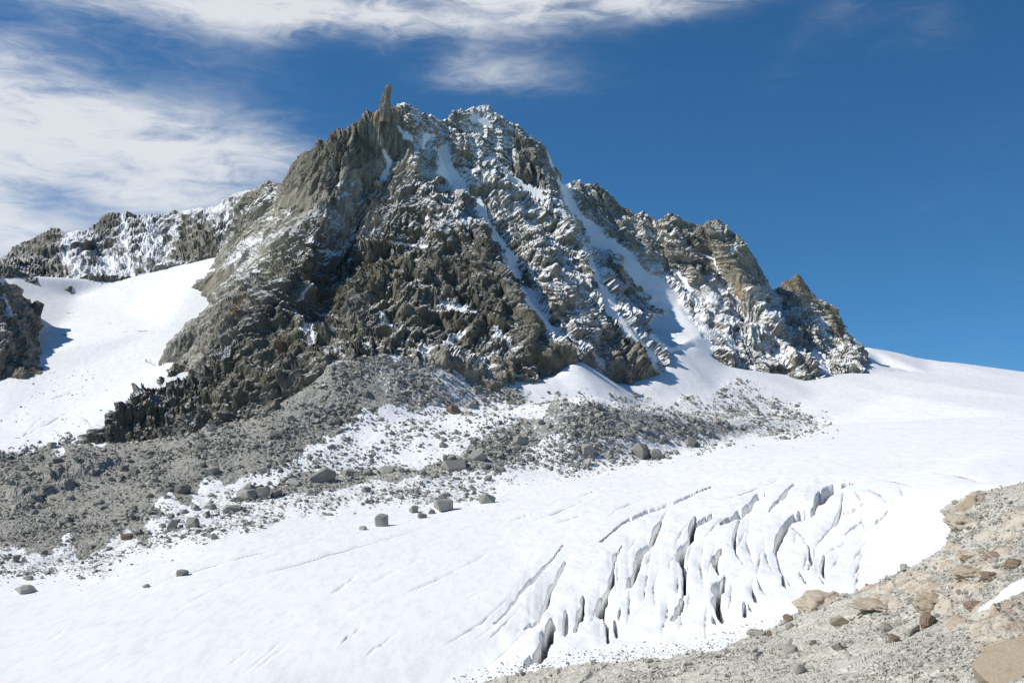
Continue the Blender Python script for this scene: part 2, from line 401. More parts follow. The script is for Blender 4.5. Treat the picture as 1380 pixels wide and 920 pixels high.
def stone_material(name, a, b_, sc_=0.8):
    m = bpy.data.materials.new(name); m.use_nodes = True; T = NT(m.node_tree)
    P = T.n('ShaderNodeNewGeometry').outputs['Position']
    oi = T.n('ShaderNodeObjectInfo').outputs['Random']
    t = T.attr('tint')
    n = T.noise(T.mapping(P, (1, 1, 2.2), (0, R(25), 0)), sc_, 7, 0.75); n2 = T.noise(P, sc_ * 0.25, 3, 0.6)
    f = T.m('ADD', T.m('MULTIPLY', n, 0.8), T.m('ADD', T.m('MULTIPLY', t, 0.35), T.m('MULTIPLY', oi, 0.18)))
    c = T.mix(T.ss(f, 0.3, 0.85), a, b_)
    c = T.mix(T.m('MULTIPLY', T.ss(n2, 0.52, 0.7), 0.35), c, (0.27, 0.20, 0.13))
    b = T.n('ShaderNodeBump'); b.inputs['Strength'].default_value = 0.7; b.inputs['Distance'].default_value = 0.35; T.l(n, b.inputs['Height'])
    s = T.n('ShaderNodeBsdfPrincipled'); s.inputs['Roughness'].default_value = 0.9; s.inputs['Specular IOR Level'].default_value = 0.2
    T.l(c, s.inputs['Base Color']); T.l(b.outputs[0], s.inputs['Normal'])
    o = T.n('ShaderNodeOutputMaterial'); T.l(s.outputs[0], o.inputs[0]); return m
M_stone = stone_material('grey_stone', (0.25, 0.242, 0.208), (0.54, 0.52, 0.45))
M_stone_dark = stone_material('dark_stone', (0.17, 0.163, 0.138), (0.50, 0.48, 0.41))
M_stone_pale = stone_material('pale_stone', (0.32, 0.305, 0.26), (0.60, 0.575, 0.50), 1.6)
M_brown = stone_material('brown_stone', (0.18, 0.13, 0.095), (0.44, 0.34, 0.245), 0.9)
M_slab = stone_material('tan_slab', (0.36, 0.29, 0.20), (0.64, 0.58, 0.47), 2.0)

# ------------------------------------------------------------------ the ground: glacier, snow fields, moraines, near slope
def L(*p): return [W(*q) for q in p]
TERR = [
 # near slope under and in front of the viewpoint
 [(-500, -150, -90), (-150, -150, -45), (0, -150, -8), (150, -150, 12), (500, -150, 40)],
 [(-400, 2, -95), (-100, 2, -38), (0, 2, -2.6), (100, 2, 2), (400, 2, 20)],
 [(-300, 60, -100), (-40, 60, -44), (30, 60, -36), (120, 60, -30), (300, 60, -10)],
 L((-300, 960, 300), (300, 960, 320), (560, 960, 335), (760, 950, 320), (1000, 945, 235), (1200, 940, 190), (1380, 935, 155), (1600, 900, 130)),
 L((1318, 827, 222), (1380, 783, 232), (1600, 700, 260)),
 L((1600, 632, 330), (1500, 638, 335), (1380, 650, 338), (1320, 664, 352), (1290, 674, 365), (1268, 686, 372), (1284, 712, 378), (1275, 735, 380), (1200, 775, 368), (1150, 797, 358), (1128, 797, 355), (1090, 815, 348), (1060, 832, 342), (1000, 858, 337), (960, 874, 333), (880, 884, 336), (760, 893, 345), (700, 903, 350), (640, 925, 350), (560, 960, 335)),
 L((1250, 850, 255), (1380, 850, 205)), L((1100, 870, 290), (1000, 900, 280)), L((1330, 730, 290), (1250, 790, 300)),
 # behind the lip of the near slope
 L((1600, 618, 520), (1500, 622, 530), (1380, 632, 520), (1300, 655, 470), (1262, 690, 430)),
 # glacier
 L((-300, 940, 330), (0, 925, 350), (350, 905, 355), (640, 930, 348)),
 L((-300, 830, 480), (0, 800, 520), (350, 800, 480), (690, 800, 450), (760, 810, 430), (950, 800, 405), (1050, 770, 415), (1110, 750, 430), (1160, 730, 440), (1262, 690, 430)),
 L((700, 850, 395), (860, 850, 378), (960, 840, 362), (1060, 805, 368), (1120, 785, 372)),
 L((300, 760, 545), (690, 720, 590), (860, 700, 585), (1000, 675, 600), (1120, 650, 620), (1200, 645, 600), (1300, 630, 560)),
 L((690, 670, 740), (900, 640, 780), (1100, 610, 800), (1380, 595, 720), (1600, 590, 700)),
 L((1200, 570, 1000), (1380, 560, 960), (1600, 555, 950)),
 # toe of the moraine band
 L((-300, 790, 590), (0, 760, 605), (150, 744, 640), (270, 700, 710), (400, 675, 755), (520, 682, 745), (640, 670, 770), (690, 650, 810), (770, 638, 840), (880, 616, 890), (1000, 590, 1000), (1110, 573, 1110)),
 L((-300, 690, 740), (0, 690, 750), (200, 645, 825), (300, 605, 880), (430, 545, 955)),
 L((-300, 640, 840), (0, 613, 900), (70, 600, 925), (130, 598, 930), (200, 590, 935), (280, 572, 942), (350, 560, 948), (430, 543, 958)),
 L((350, 655, 815), (430, 605, 880), (500, 573, 930), (600, 556, 965), (690, 548, 1000)),
 L((480, 640, 845), (560, 622, 865), (620, 592, 895), (700, 562, 925), (760, 540, 936), (790, 532, 940), (850, 547, 950), (930, 560, 990), (1000, 565, 1050), (1090, 572, 1115)),
 L((640, 560, 985), (720, 548, 1010), (800, 541, 1040), (860, 552, 1060), (930, 553, 1130), (1020, 560, 1180)),
 # up to the foot of the rock
 L((430, 543, 958), (436, 500, 985), (440, 476, 1010), (500, 470, 1020), (560, 478, 1030), (600, 480, 1040), (650, 503, 1050), (680, 513, 1065), (742, 502, 1090), (762, 478, 1110), (775, 478, 1150), (821, 512, 1190), (850, 516, 1215), (888, 502, 1250), (905, 470, 1330), (935, 460, 1370), (980, 492, 1370), (1060, 503, 1420), (1106, 508, 1410), (1130, 503, 1450), (1155, 501, 1480), (1172, 488, 1560), (1166, 466, 1800)),
 L((760, 520, 1110), (860, 535, 1160), (960, 530, 1240), (1100, 535, 1290), (1200, 530, 1300), (1380, 535, 1250), (1600, 535, 1200)),
 L((1166, 466, 1820), (1250, 483, 1850), (1380, 500, 1800), (1600, 512, 1750)),
 [W(1166, 466, 1820)[:2] + (-0,), ] if False else L((1190, 500, 1650), (1250, 503, 1600), (1380, 512, 1550)),
 # snow field on the left
 L((135, 590, 940), (150, 560, 985), (190, 525, 1045), (245, 512, 1075), (262, 490, 1110), (215, 488, 1170), (222, 440, 1280), (262, 385, 1430), (290, 352, 1560), (290, 345, 1620), (230, 358, 1620), (165, 375, 1600), (100, 400, 1540), (50, 382, 1520), (10, 366, 1510), (-60, 376, 1500), (-300, 390, 1480)),
 L((-300, 580, 1000), (0, 570, 1000), (90, 560, 1010)), L((-300, 470, 1200), (0, 490, 1180), (110, 495, 1180)), L((0, 400, 1400), (90, 430, 1400), (170, 420, 1420)),
 L((262, 545, 1010), (340, 548, 1030), (420, 535, 1030)),
 [(W(*q)[0] + 55, W(*q)[1] + 20, W(*q)[2] + 10) for q in ((262, 490, 1110), (222, 488, 1170), (228, 440, 1280), (268, 385, 1430), (296, 352, 1560))],
 # rock core (hidden)
 [(-260, 1300, 10), (-150, 1250, -10), (0, 1300, -20), (150, 1400, 0), (300, 1600, -10), (480, 1750, -30)],
 [(-1400, 2150, 160), (-700, 2150, 60), (0, 2150, -100), (800, 2300, -150), (1600, 2300, -150)],
 [(-1400, -150, -160), (-1400, 700, -140)], [(1400, -150, 90), (1400, 500, -60), (1400, 1300, -60), (1500, 1900, -40)],
]
gt = tin_raster(TERR, -1400, 1500, -150, 2300, 4.0, fill=-200, blur=2)
tX, tY, tZ = fan(gt, -90, 1470, 1330, 3.0, 2250, 530, hidden=0.1, smooth=6, dyw=0.012)
tpx = 690 + F * tX / tY; tpy = HY - F * tZ / tY

def pmask(px, py, poly, soft, j=0.0, seed=3):
    d = poly_sd(px, py, poly)
    if j: d = d + j * fbm(px, py, px * 0, 28.0, 4, seed)
    return sstep(d, -soft, soft)
G_dense = [(-160, 612), (0, 614), (70, 600), (130, 596), (200, 585), (300, 555), (360, 505), (436, 468), (560, 468), (640, 495), (690, 522), (700, 540), (600, 546), (520, 550), (480, 568), (430, 590), (395, 612), (330, 640), (270, 665), (215, 692), (190, 718), (110, 738), (0, 752), (-160, 765)]
G_mid = [(-160, 770), (0, 745), (180, 705), (300, 660), (430, 636), (560, 622), (600, 598), (690, 558), (740, 540), (790, 528), (850, 540), (900, 552), (960, 538), (975, 515), (1060, 545), (1120, 575), (1000, 590), (880, 614), (770, 636), (690, 648), (650, 668), (560, 668), (450, 680), (330, 708), (200, 748), (80, 782), (-160, 790)]
G_hill = [(590, 636), (600, 612), (680, 572), (760, 538), (850, 545), (920, 562), (1000, 567), (1060, 570), (960, 590), (880, 602), (860, 592), (740, 594), (700, 622), (640, 640)]
G_line = [(400, 668), (330, 672), (300, 668), (400, 640), (560, 625), (600, 622), (600, 640), (520, 650)]
G_sp = [(430, 600), (520, 552), (690, 545), (700, 560), (600, 600), (480, 640), (380, 640)]
G_fore = [(1700, 615), (1500, 634), (1380, 650), (1320, 664), (1290, 674), (1266, 686), (1284, 712), (1275, 735), (1200, 775), (1150, 799), (1125, 797), (1090, 815), (1060, 832), (1000, 860), (960, 878), (880, 887), (760, 896), (700, 906), (640, 925), (540, 968), (-400, 1000), (-4000, 3000), (4000, 3000), (4000, 600)]
grav = np.maximum.reduce([
    (0.93 - 0.10 * np.clip(fbm(tX, tY, tX * 0, 60, 3, 77), -1, 1)) * pmask(tpx, tpy, G_dense, 13, 18), 0.53 * pmask(tpx, tpy, G_mid, 9, 12, 5), 0.66 * pmask(tpx, tpy, G_hill, 10, 10, 6),
    0.7 * pmask(tpx, tpy, G_line, 5, 6, 8), 0.32 * pmask(tpx, tpy, G_sp, 10, 16, 9)])
grav = grav - 0.36 * pmask(tpx, tpy, [(500, 460), (640, 485), (710, 520), (705, 548), (560, 552), (510, 530)], 14, 8, 15) * (tY > 460)
near = (tY < 460)
fore = np.where(tY < 460, pmask(tpx, tpy, G_fore, 2.2, 2.6, 12), 0.0)
fore = np.where((tY < 140) | (tpy > 965), 1.0, fore)
fr = np.where(near, sstep(poly_sd(tpx, tpy, G_fore), -26, 2) * sstep(-tpx, -1060, -960), 0)     # dirty fringe of the glacier
grav = np.where(near, 0.42 * fr, grav)
patch = np.where(near, pmask(tpx, tpy, [(1319, 827), (1345, 806), (1362, 790), (1395, 776), (1600, 690), (1600, 740), (1400, 790), (1380, 800), (1350, 815), (1332, 827)], 1.2, 1.5, 4), 0)
# crevasses, cracks: (path in the photograph, half width px, depth m, bank px, bank depth m)
CREV = [
 ([(810, 729), (831, 711), (858, 696), (871, 689), (894, 684), (924, 670), (960, 656)], 1.8, 5, 7, .8),
 ([(884, 713), (896, 694), (904, 684)], .9, 4, 5, .4),
 ([(892, 705), (884, 715), (877, 732), (865, 742), (862, 753), (857, 772), (850, 789)], 4.6, 16, 18, 2.6),
 ([(840, 736), (828, 748), (825, 770)], 2.0, 5, 10, 1.6),
 ([(825, 770), (823, 787), (814, 802), (810, 815), (808, 823), (816, 829), (816, 848), (818, 865)], 4.2, 14, 12, 2.2),
 ([(938, 696), (934, 711), (932, 726), (919, 738), (916, 749), (923, 760), (921, 782), (923, 798)], 4.4, 14, 16, 2.2),
 ([(920, 806), (915, 818), (907, 834)], 4.5, 10, 8, 1.6),
 ([(962, 694), (947, 704), (938, 710)], 3.2, 6, 6, .8),
 ([(1031, 664), (1020, 670), (1006, 685), (991, 696), (975, 703)], 4.5, 7, 9, 1.4),
 ([(997, 700), (991, 720), (992, 740), (1001, 757)], 2.0, 7, 9, 1.4),
 ([(1054, 644), (1005, 662), (974, 671)], 1.0, 3, 4, .3),
 ([(1073, 652), (1060, 662), (1048, 675), (1037, 688)], 2.4, 5, 6, .8),
 ([(1153, 648), (1140, 650), (1115, 662), (1102, 675), (1094, 688), (1081, 691), (1062, 704), (1050, 721), (1044, 741)], 6.0, 12, 15, 2.6),
 ([(1044, 741), (1050, 761), (1064, 778), (1075, 789)], 1.8, 5, 18, 2.2),
 ([(974, 738), (966, 750), (971, 770)], 3.2, 9, 10, 1.8),
 ([(980, 774), (971, 789), (969, 808), (976, 834)], 6.0, 14, 9, 1.6),
 ([(965, 829), (967, 839)], 3.0, 8, 5, .6), ([(1015, 789), (1018, 800), (1021, 811)], 3.2, 8, 8, 1.2),
 ([(1023, 780), (1033, 798)], 1.8, 6, 6, .8), ([(1003, 813), (1003, 829)], 3.2, 8, 6, .8), ([(1008, 815), (1014, 823)], 1.8, 5, 4, .5),
 ([(1054, 773), (1056, 783), (1062, 789)], 2.8, 7, 8, 1.2), ([(1142, 723), (1111, 746)], 1.2, 3, 6, .8),
 ([(1111, 746), (1108, 758), (1109, 768), (1114, 778)], 3.2, 7, 14, 1.8), ([(1105, 777), (1113, 786)], 1.8, 4, 4, .5),
 ([(1080, 770), (1087, 783)], 3.4, 4, 8, 1.4),
 ([(763, 758), (742, 791), (738, 810), (725, 836), (707, 846)], 3.0, 5, 20, 3.0),
 ([(745, 838), (739, 855), (733, 872), (728, 888)], 8.0, 12, 10, 2.0), ([(736, 862), (720, 884), (706, 897)], 5.0, 8, 8, 1.0),
 ([(760, 735), (717, 781), (698, 800), (685, 821), (668, 838)], 2.2, 3.5, 12, 1.6),
 ([(785, 804), (784, 821), (778, 840), (774, 850)], 3.8, 11, 9, 1.5), ([(764, 825), (763, 857)], 3.0, 5, 8, 1.2),
 ([(828, 838), (831, 859)], 3.0, 9, 6, .8), ([(837, 821), (834, 834)], 1.6, 6, 4, .4),
 ([(1136, 662), (1132, 685), (1126, 704), (1105, 727)], 1.8, 4, 12, 1.8), ([(1165, 676), (1150, 686), (1138, 688)], 1.8, 4, 7, 1.0),
 ([(1196, 685), (1178, 700), (1161, 697), (1140, 716)], 2.0, 4, 10, 1.4), ([(1154, 662), (1163, 678)], 1.2, 3, 6, .8),
 ([(1090, 732), (1094, 753), (1090, 765)], 1.8, 5, 12, 1.6), ([(1073, 709), (1090, 734)], 1.2, 3, 8, .8),
 ([(1062, 704), (1075, 712), (1073, 730)], 1.3, 4, 8, .8), ([(1010, 700), (1006, 730), (1018, 760)], 1.0, 2.5, 12, 1.3),
 ([(1030, 720), (1033, 750), (1046, 775)], .9, 2, 12, 1.2), ([(950, 730), (945, 760), (950, 790)], 1.0, 2, 14, 1.4), ([(890, 760), (880, 790), (884, 815)], 1.0, 2.5, 14, 1.6),
 ([(1170, 655), (1190, 668), (1200, 682)], 1.5, 3, 8, 1.0), ([(1215, 655), (1220, 668)], 1.4, 2.5, 6, .8), ([(1178, 642), (1210, 648), (1235, 652)], .9, 1.8, 5, .5),
 ([(1260, 636), (1300, 642), (1330, 650)], .9, 2, 4, .4),
 ([(210, 806), (240, 800), (330, 780), (450, 745), (520, 725), (600, 704), (640, 693)], .9, 3, 3, .25),
 ([(185, 793), (286, 761), (330, 748), (460, 722)], .6, 1.6, 2, .15),
 ([(711, 705), (744, 692), (774, 679), (791, 674)], .9, 2.5, 4, .3), ([(818, 698), (833, 686), (852, 677), (883, 667)], .8, 2.5, 4, .3),
 ([(748, 706), (780, 694), (800, 686)], .6, 1.6, 3, .2), ([(690, 700), (722, 690)], .6, 1.5, 3, .2), ([(780, 668), (812, 657)], .6, 1.5, 3, .2),
 ([(496, 881), (505, 873), (517, 868), (528, 857), (537, 853)], .7, 3, 3, .2), ([(460, 867), (468, 857), (474, 856), (484, 847)], .5, 2.5, 3, .15), ([(446, 800), (478, 777)], .5, 1.2, 2, .1),
 ([(545, 800), (600, 775), (660, 745)], .5, 1.0, 3, .2), ([(600, 868), (650, 838), (690, 800)], .6, 1.2, 4, .3), ([(660, 860), (700, 820)], .6, 1.2, 4, .3),
 ([(34, 587), (60, 573), (94, 553)], 1.0, 5, 4, .5), ([(8, 590), (30, 588), (50, 570)], .6, 3, 2, .2), ([(94, 553), (118, 565), (130, 580)], 1.0, 4, 3, .4),
 ([(158, 448), (180, 445), (216, 447)], 1.0, 5, 3, .4), ([(67, 454), (101, 449)], 1.0, 5, 3, .4), ([(198, 487), (221, 489)], 2.2, 8, 3, .5), ([(80, 421), (105, 422)], .8, 4, 2, .3), ([(132, 434), (170, 436)], .7, 3, 2, .3),
 ([(30, 510), (80, 500)], .5, 3, 2, .2), ([(60, 540), (120, 520)], .5, 3, 2, .2),
]
rs_ = random.Random(8)
for q in range(46):                                   # faint scratches and hairline cracks along the flow
    x_, y_ = rs_.uniform(60, 1150), rs_.uniform(650, 905)
    if y_ > 905 or (y_ < 800 - x_ * 0.17): continue
    a_ = R(-14 - 26 * max(0, (y_ - 700) / 200) - 10 * max(0, (x_ - 700) / 300)) + rs_.gauss(0, .05); l_ = rs_.uniform(25, 110)
    CREV.append(([(x_, y_), (x_ + l_ * .5 * math.cos(a_), y_ + l_ * .5 * math.sin(a_) + rs_.gauss(0, 1)), (x_ + l_ * math.cos(a_), y_ + l_ * math.sin(a_))], .35, .45, 3, .12))
for q in range(42):                                   # smaller curved cracks among the big ones
    x_, y_ = rs_.uniform(770, 1170), rs_.uniform(675, 835)
    if y_ > 905 - (x_ - 700) * 0.30 or y_ < 720 - (x_ - 770) * 0.17: continue
    l_ = rs_.uniform(14, 48); pts_ = [(x_, y_)]
    for _ in range(4):
        a_ = R(-28 - 55 * min(1, max(0, (pts_[-1][1] - 660) / 110))) + rs_.gauss(0, .12)
        pts_.append((pts_[-1][0] - l_ / 4 * math.cos(a_), pts_[-1][1] - l_ / 4 * math.sin(a_)))
    CREV.append((pts_, rs_.uniform(.7, 1.5), 2.0, rs_.uniform(6, 13), rs_.uniform(.5, 1.5)))
ice_shade = np.zeros_like(tZ); cut = np.zeros_like(tZ)
zone = sstep(poly_sd(tpx, tpy, [(690, 905), (650, 860), (760, 740), (900, 680), (1010, 660), (1130, 635), (1210, 650), (1190, 700), (1110, 745), (1120, 785), (1050, 830), (960, 870), (800, 890)]), -25, 25) * (tY < 800)
ja = 560.0 / np.maximum(tY, 200); jx = 2.4 * fbm(tX * ja, tY * ja * 0.6, tX * 0, 8.0, 3, 21, .6) + 1.3 * fbm(tX * ja, tY * ja * .45, tX * 0, 2.0, 2, 24); jy = 1.6 * fbm(tX * ja + 400, tY * ja * 0.6, tX * 0, 8.0, 3, 22, .6)
for pts, hw, dep, bank, bd in CREV:
    P_ = np.array(pts); m = (tpx > P_[:, 0].min() - 30) & (tpx < P_[:, 0].max() + 30) & (tpy > P_[:, 1].min() - 30) & (tpy < P_[:, 1].max() + 30) & (tY > 250)
    k = min(1.0, 0.15 + hw / 3.2)
    d, t, sg = seg_dist(tpx[m] + jx[m] * k, tpy[m] + jy[m] * k, pts)
    wv = 1.0 * hw * (0.35 + 0.75 * np.sin(np.pi * np.clip(t, 0.02, 0.98)) ** 0.6) * (1 + 0.55 * vnoise(t * 9, t * 0 + hw, t * 0, 31))
    thin = hw < 1.6
    core = np.exp(-(d / (0.7 + 0.4 * hw)) ** 2) * np.sin(np.pi * np.clip(t, .03, .97)) ** .5 * (0.35 + 0.65 * np.clip(vnoise(t * 9, t * 0 + hw * 7, t * 0, 33) + .6, 0, 1)) if thin else np.clip(1 - (d / np.maximum(wv, 0.3)) ** 3, 0, 1)
    dep = min(dep, 1.0) if thin else dep
    left = np.where(sg > 0, 1.0, 0.22) * (np.sin(np.pi * np.clip(t, 0.05, 0.95)) ** 0.7)
    bk = (0.78 if bank > 6 else 0.5) * bd * left * np.clip(1 - d / (bank * 1.15 + wv), 0, 1) ** 1.4
    cut[m] = np.maximum(cut[m], dep * core + bk)
    ice_shade[m] = np.maximum(ice_shade[m], np.clip(core * 1.2, 0, 1) * ((0.75 if hw > .4 else .28) if thin else min(0.95, dep / 12.0)))  # painted darkness of the slots: grey ice plus shade, stronger with depth
hol = 3.0 * np.exp(-((tpx - 1185) / 55) ** 2 - ((tpy - 738) / 38) ** 2) * (tY > 300) * (tY < 700)
cut = cut + hol
und = 0.42 * fbm(tX * 1.0 + tY * 0.35, tY * 0.35, tX * 0, 16.0, 4, 41) * zone + 0.22 * fbm(tX, tY * 0.5, tX * 0, 5.0, 3, 43) * zone
soft = 0.25 * fbm(tX + 0.4 * tY, tY * 0.3, tX * 0, 30.0, 4, 44) + 0.05 * fbm(tX, tY * 0.6, tX * 0, 5.0, 3, 46)
amp_s = np.clip(tY / 500, 0.5, 2.0)
Zt = tZ - cut * (1 - fore) + (und + soft * amp_s) * (1 - fore)
# rubble relief
gm = np.clip(grav * 1.3, 0, 1) * (tY > 460)
r1, tn = crag(tX, tY, Zt, [(34, 3.2, 1), (14, 2.4, 1), (6, 1.5, 1), (3, 0.8, 1)], 71)
Zt = Zt + r1 * gm * 0.26 + 2.0 * fbm(tX, tY, tX * 0, 45, 4, 73) * gm
outc = np.where(tY > 500, pmask(tpx, tpy, [(20, 690), (10, 670), (60, 640), (110, 622), (150, 612), (158, 622), (120, 645), (60, 680)], 5, 4), 0)
r3, t3 = crag(tX, tY, Zt, [(24, 5, 1.2), (10, 2.4, 1.2)], 171, 0.2)
Zt = Zt + outc * (5 + r3)
r2, tn2 = crag(tX, tY, Zt, [(26, 1.6, 1), (10, 0.9, 1), (4.8, 0.36, 1)], 81)
fscale = np.clip((tY - 6) / 60, 0.1, 1)
slabn = 1 - 0.6 * sstep(tpx + (900 - tpy) * 0.5, 1230, 1330) * near
Zt = Zt + fore * (1 - patch) * fscale * (r2 * 0.6 * slabn + 0.9 * fbm(tX, tY, tX * 0, 25, 4, 88))
Zt = Zt + 1.0 * patch
# ochre bedrock in the near slope
och = np.zeros_like(tZ)
OC = [((1109, 805), 26, 10), ((1190, 812), 26, 9), ((1180, 795), 26, 7), ((1262, 812), 40, 13), ((1240, 790), 40, 9), ((1311, 674), 14, 10), ((1288, 698), 20, 9), ((1306, 705), 16, 8), ((1282, 735), 14, 5),
      ((1345, 742), 18, 7), ((1340, 772), 20, 9), ((1372, 755), 16, 8), ((1320, 765), 26, 12), ((1240, 775), 20, 6), ((1300, 790), 26, 8), ((1305, 748), 16, 8), ((1350, 850), 40, 50), ((1380, 700), 30, 20), ((1345, 720), 30, 6), ((1270, 760), 24, 6), ((1330, 820), 20, 12), ((1290, 838), 18, 8)]
for (cx, cy), rx, ry in OC:
    d = np.hypot((tpx - cx) / rx, (tpy - cy) / ry) + 0.25 * fbm(tpx, tpy, tpx * 0, 10, 3, 91)
    och = np.maximum(och, 0.75 * sstep(-d, -1.35, -0.7) * near)
    Zt = Zt + near * fore * (1 - patch) * 0.75 * min(ry, 13) * np.minimum(tY, 400) / F * np.clip(1.15 - d, 0, 1) ** 0.8
och = np.maximum(och, near * 0.22 * sstep(tpx + (900 - tpy) * 0.8, 1300, 1420))
# faces of each part of the ground
A = {'gravel': np.where(fore > 0.5, 1 - patch, np.clip(grav + 0.35 * outc, 0, 1)), 'ice_shade': ice_shade, 'ochre': och, 'tint': tn, 'snow': 1 - grav}
cls = np.zeros(tZ.shape, int)                        # 0 glacier
lf = (tpx < 300) & (tY > 880) & (poly_sd(tpx, tpy, G_dense) < 0)
cls[lf] = 1                                          # snow field on the left
cls[(grav > 0.57) & (tY > 460)] = 2                    # moraine
cls[fore > 0.5] = 3
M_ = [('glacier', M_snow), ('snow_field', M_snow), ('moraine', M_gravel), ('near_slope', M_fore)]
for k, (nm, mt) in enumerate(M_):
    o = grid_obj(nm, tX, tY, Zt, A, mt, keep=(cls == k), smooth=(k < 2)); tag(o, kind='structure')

# the same ground carried on to both sides of the view, coarser
for pa, pb, nc_ in ((1465, 3300, 190), (-1900, -85, 150)):
    sX, sY, sZ = fan(gt, pa, pb, nc_, 3.0, 2250, 200, hidden=0.2, smooth=3, dyw=0.03)
    spx = 690 + F * sX / sY; spy = HY - F * sZ / sY
    fo = ((spx > 1400) & ((sY < 460) & (poly_sd(spx, spy, G_fore) > 0) | (sY < 340))) | (sY < 140)
    rs2, _ = crag(sX, sY, sZ, [(26, 1.6, 1), (10, 0.9, 1)], 81)
    gr = np.maximum(pmask(spx, spy, G_dense, 9, 12), 0) * (sY > 460) if pa < 0 else np.zeros_like(sZ)
    sZ = sZ + fo * rs2 * np.clip((sY - 6) / 60, .1, 1) - 0.15
    At = {'gravel': np.where(fo, 1.0, gr), 'ice_shade': sZ * 0, 'ochre': fo * 0.25, 'tint': rs2, 'snow': 1 - gr}
    for nm, mt, kp in (('glacier', M_snow, ~fo), ('near_slope', M_fore, fo)):
        tag(grid_obj(nm, sX, sY, sZ, At, mt, keep=kp, smooth=(nm == 'glacier')), kind='structure')

# ------------------------------------------------------------------ rock masses
def mass(name, lines, xr, yr, pxr, nc, Yr, nr, octs, seed, shear, strokes, polys, base_snow, mat, ochres=(), zmin=-170, amp=1.0, st=2.5, blur=1, tints=(), ribs=(38, 120, 6.0)):
    g = tin_raster(lines, xr[0], xr[1], yr[0], yr[1], st, blur=blur)
    X, Y, Z = fan(g, pxr[0], pxr[1], nc, Yr[0], Yr[1], nr, hidden=0.15, smooth=5, dyw=0.05)
    px = 690 + F * X / Y; py = HY - F * Z / Y
    # warp the trace a little so that no edge is ruler straight
    qx = px + 5.5 * fbm(X, Y, Z, 36, 5, seed + 90, .65); qy = py + 5.5 * fbm(X + 300, Y, Z, 36, 5, seed + 95, .65)
    sn = np.full(X.shape, base_snow, np.float32)
    for poly, v, sf in polys:
        k = sstep(poly_sd(qx, qy, poly), -sf, sf); sn = sn * (1 - k) + v * k
    sn = sn + 0.10 * fbm(X, Y, Z, 60, 4, seed + 70)
    for pts, wd, v in strokes:
        d, _, _ = seg_dist(qx, qy, pts) if len(pts) > 1 else (np.hypot(qx - pts[0][0], qy - pts[0][1]), 0, 0)
        k = sstep(-d, -wd * 1.5, -wd * 0.4); sn = np.maximum(sn, v * k)
    full = sstep(sn, 0.72, 0.95)
    nx, ny, nz = grad_normal(g, X, Y, 8.0)
    sh = shear(px) if callable(shear) else shear
    d1, t1 = crag(X, Y, Z, octs[:2], seed, sh, 0.22, 0.75)
    so = 1.0 if name == 'mountain' else 0.9
    d0, t0 = crag(X, Y, Z, [(15 * so, 5.6 * so, 2.3), (7.5 * so, 3.0 * so, 2.2), (3.9 * so, 1.3 * so, 1.6)], seed + 14, sh, 0.28, 0.85)
    db, tb = blades(X, Y, Z, octs[2:], seed + 24, sh, 1.0)
    d0 = d0 * 0.58 + db * 0.6; t1 = 0.6 * t1 + 0.5 * t0 + 0.5 * tb
    rs, rl, ra = ribs
    wv_ = 0.5 * rs * fbm(X, Y, Z, rs * 2.5, 3, seed + 33)
    rb = 0
    for q, (m1, m2) in enumerate(((1, 1), (0.45, 0.45))):
        n_ = 1 - 2 * np.abs(vnoise((X + wv_ + sh * 1.2 * Z) / (rs * m1), (Y + wv_) / (rs * 1.6 * m1), Z / (rl * m1), seed + 35 + q))
        rb = rb + m2 * n_
    d1 = d1 + ra * rb
    sn = np.where(sn < 0.72, sn - 0.10 * rb, sn)
    mid = 0.0
    smo = sstep(poly_sd(qx, qy, [(205, 495), (285, 352), (395, 250), (432, 255), (425, 290), (360, 345), (310, 400), (262, 495)]), -8, 8) if name == 'mountain' else 0
    if name == 'mountain': smo = np.maximum(smo, 1.3 * sstep(poly_sd(qx, qy, [(1035, 395), (1050, 380), (1075, 355), (1100, 402), (1085, 418), (1050, 410)]), -6, 3))
    crp = [(690 + F * q[0] / q[1], HY - F * q[2] / q[1]) for q in lines[0]]
    dcr, _, _ = seg_dist(px, py, crp); d1 = d1 * (0.38 + 0.62 * sstep(dcr, 2, 26)) + d0 * (0.8 + 0.2 * sstep(dcr, 2, 26))
    disp = (d1 + mid) * amp * (1 - 0.95 * full) * (1 - 0.5 * smo) * np.clip(1.7 / np.sqrt(np.maximum(1 / nz ** 2 - 1, .01)), 0.45, 1) - 1.5 * full
    nl = np.sqrt(nx * nx + ny * ny + (nz * 0.75) ** 2)
    X2 = X + disp * nx / nl; Y2 = Y + disp * ny / nl; Z2 = Z + disp * nz * 0.75 / nl
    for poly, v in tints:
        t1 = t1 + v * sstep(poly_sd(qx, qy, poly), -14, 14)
    oc = np.zeros(X.shape, np.float32)
    for pts, wd, v in ochres:
        d, _, _ = seg_dist(qx, qy, pts); oc = np.maximum(oc, v * sstep(-d, -wd * 1.5, -wd * 0.3))
    keep = Z > zmin
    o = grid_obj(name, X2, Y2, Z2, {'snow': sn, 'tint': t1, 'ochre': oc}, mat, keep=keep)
    return tag(o, kind='structure')

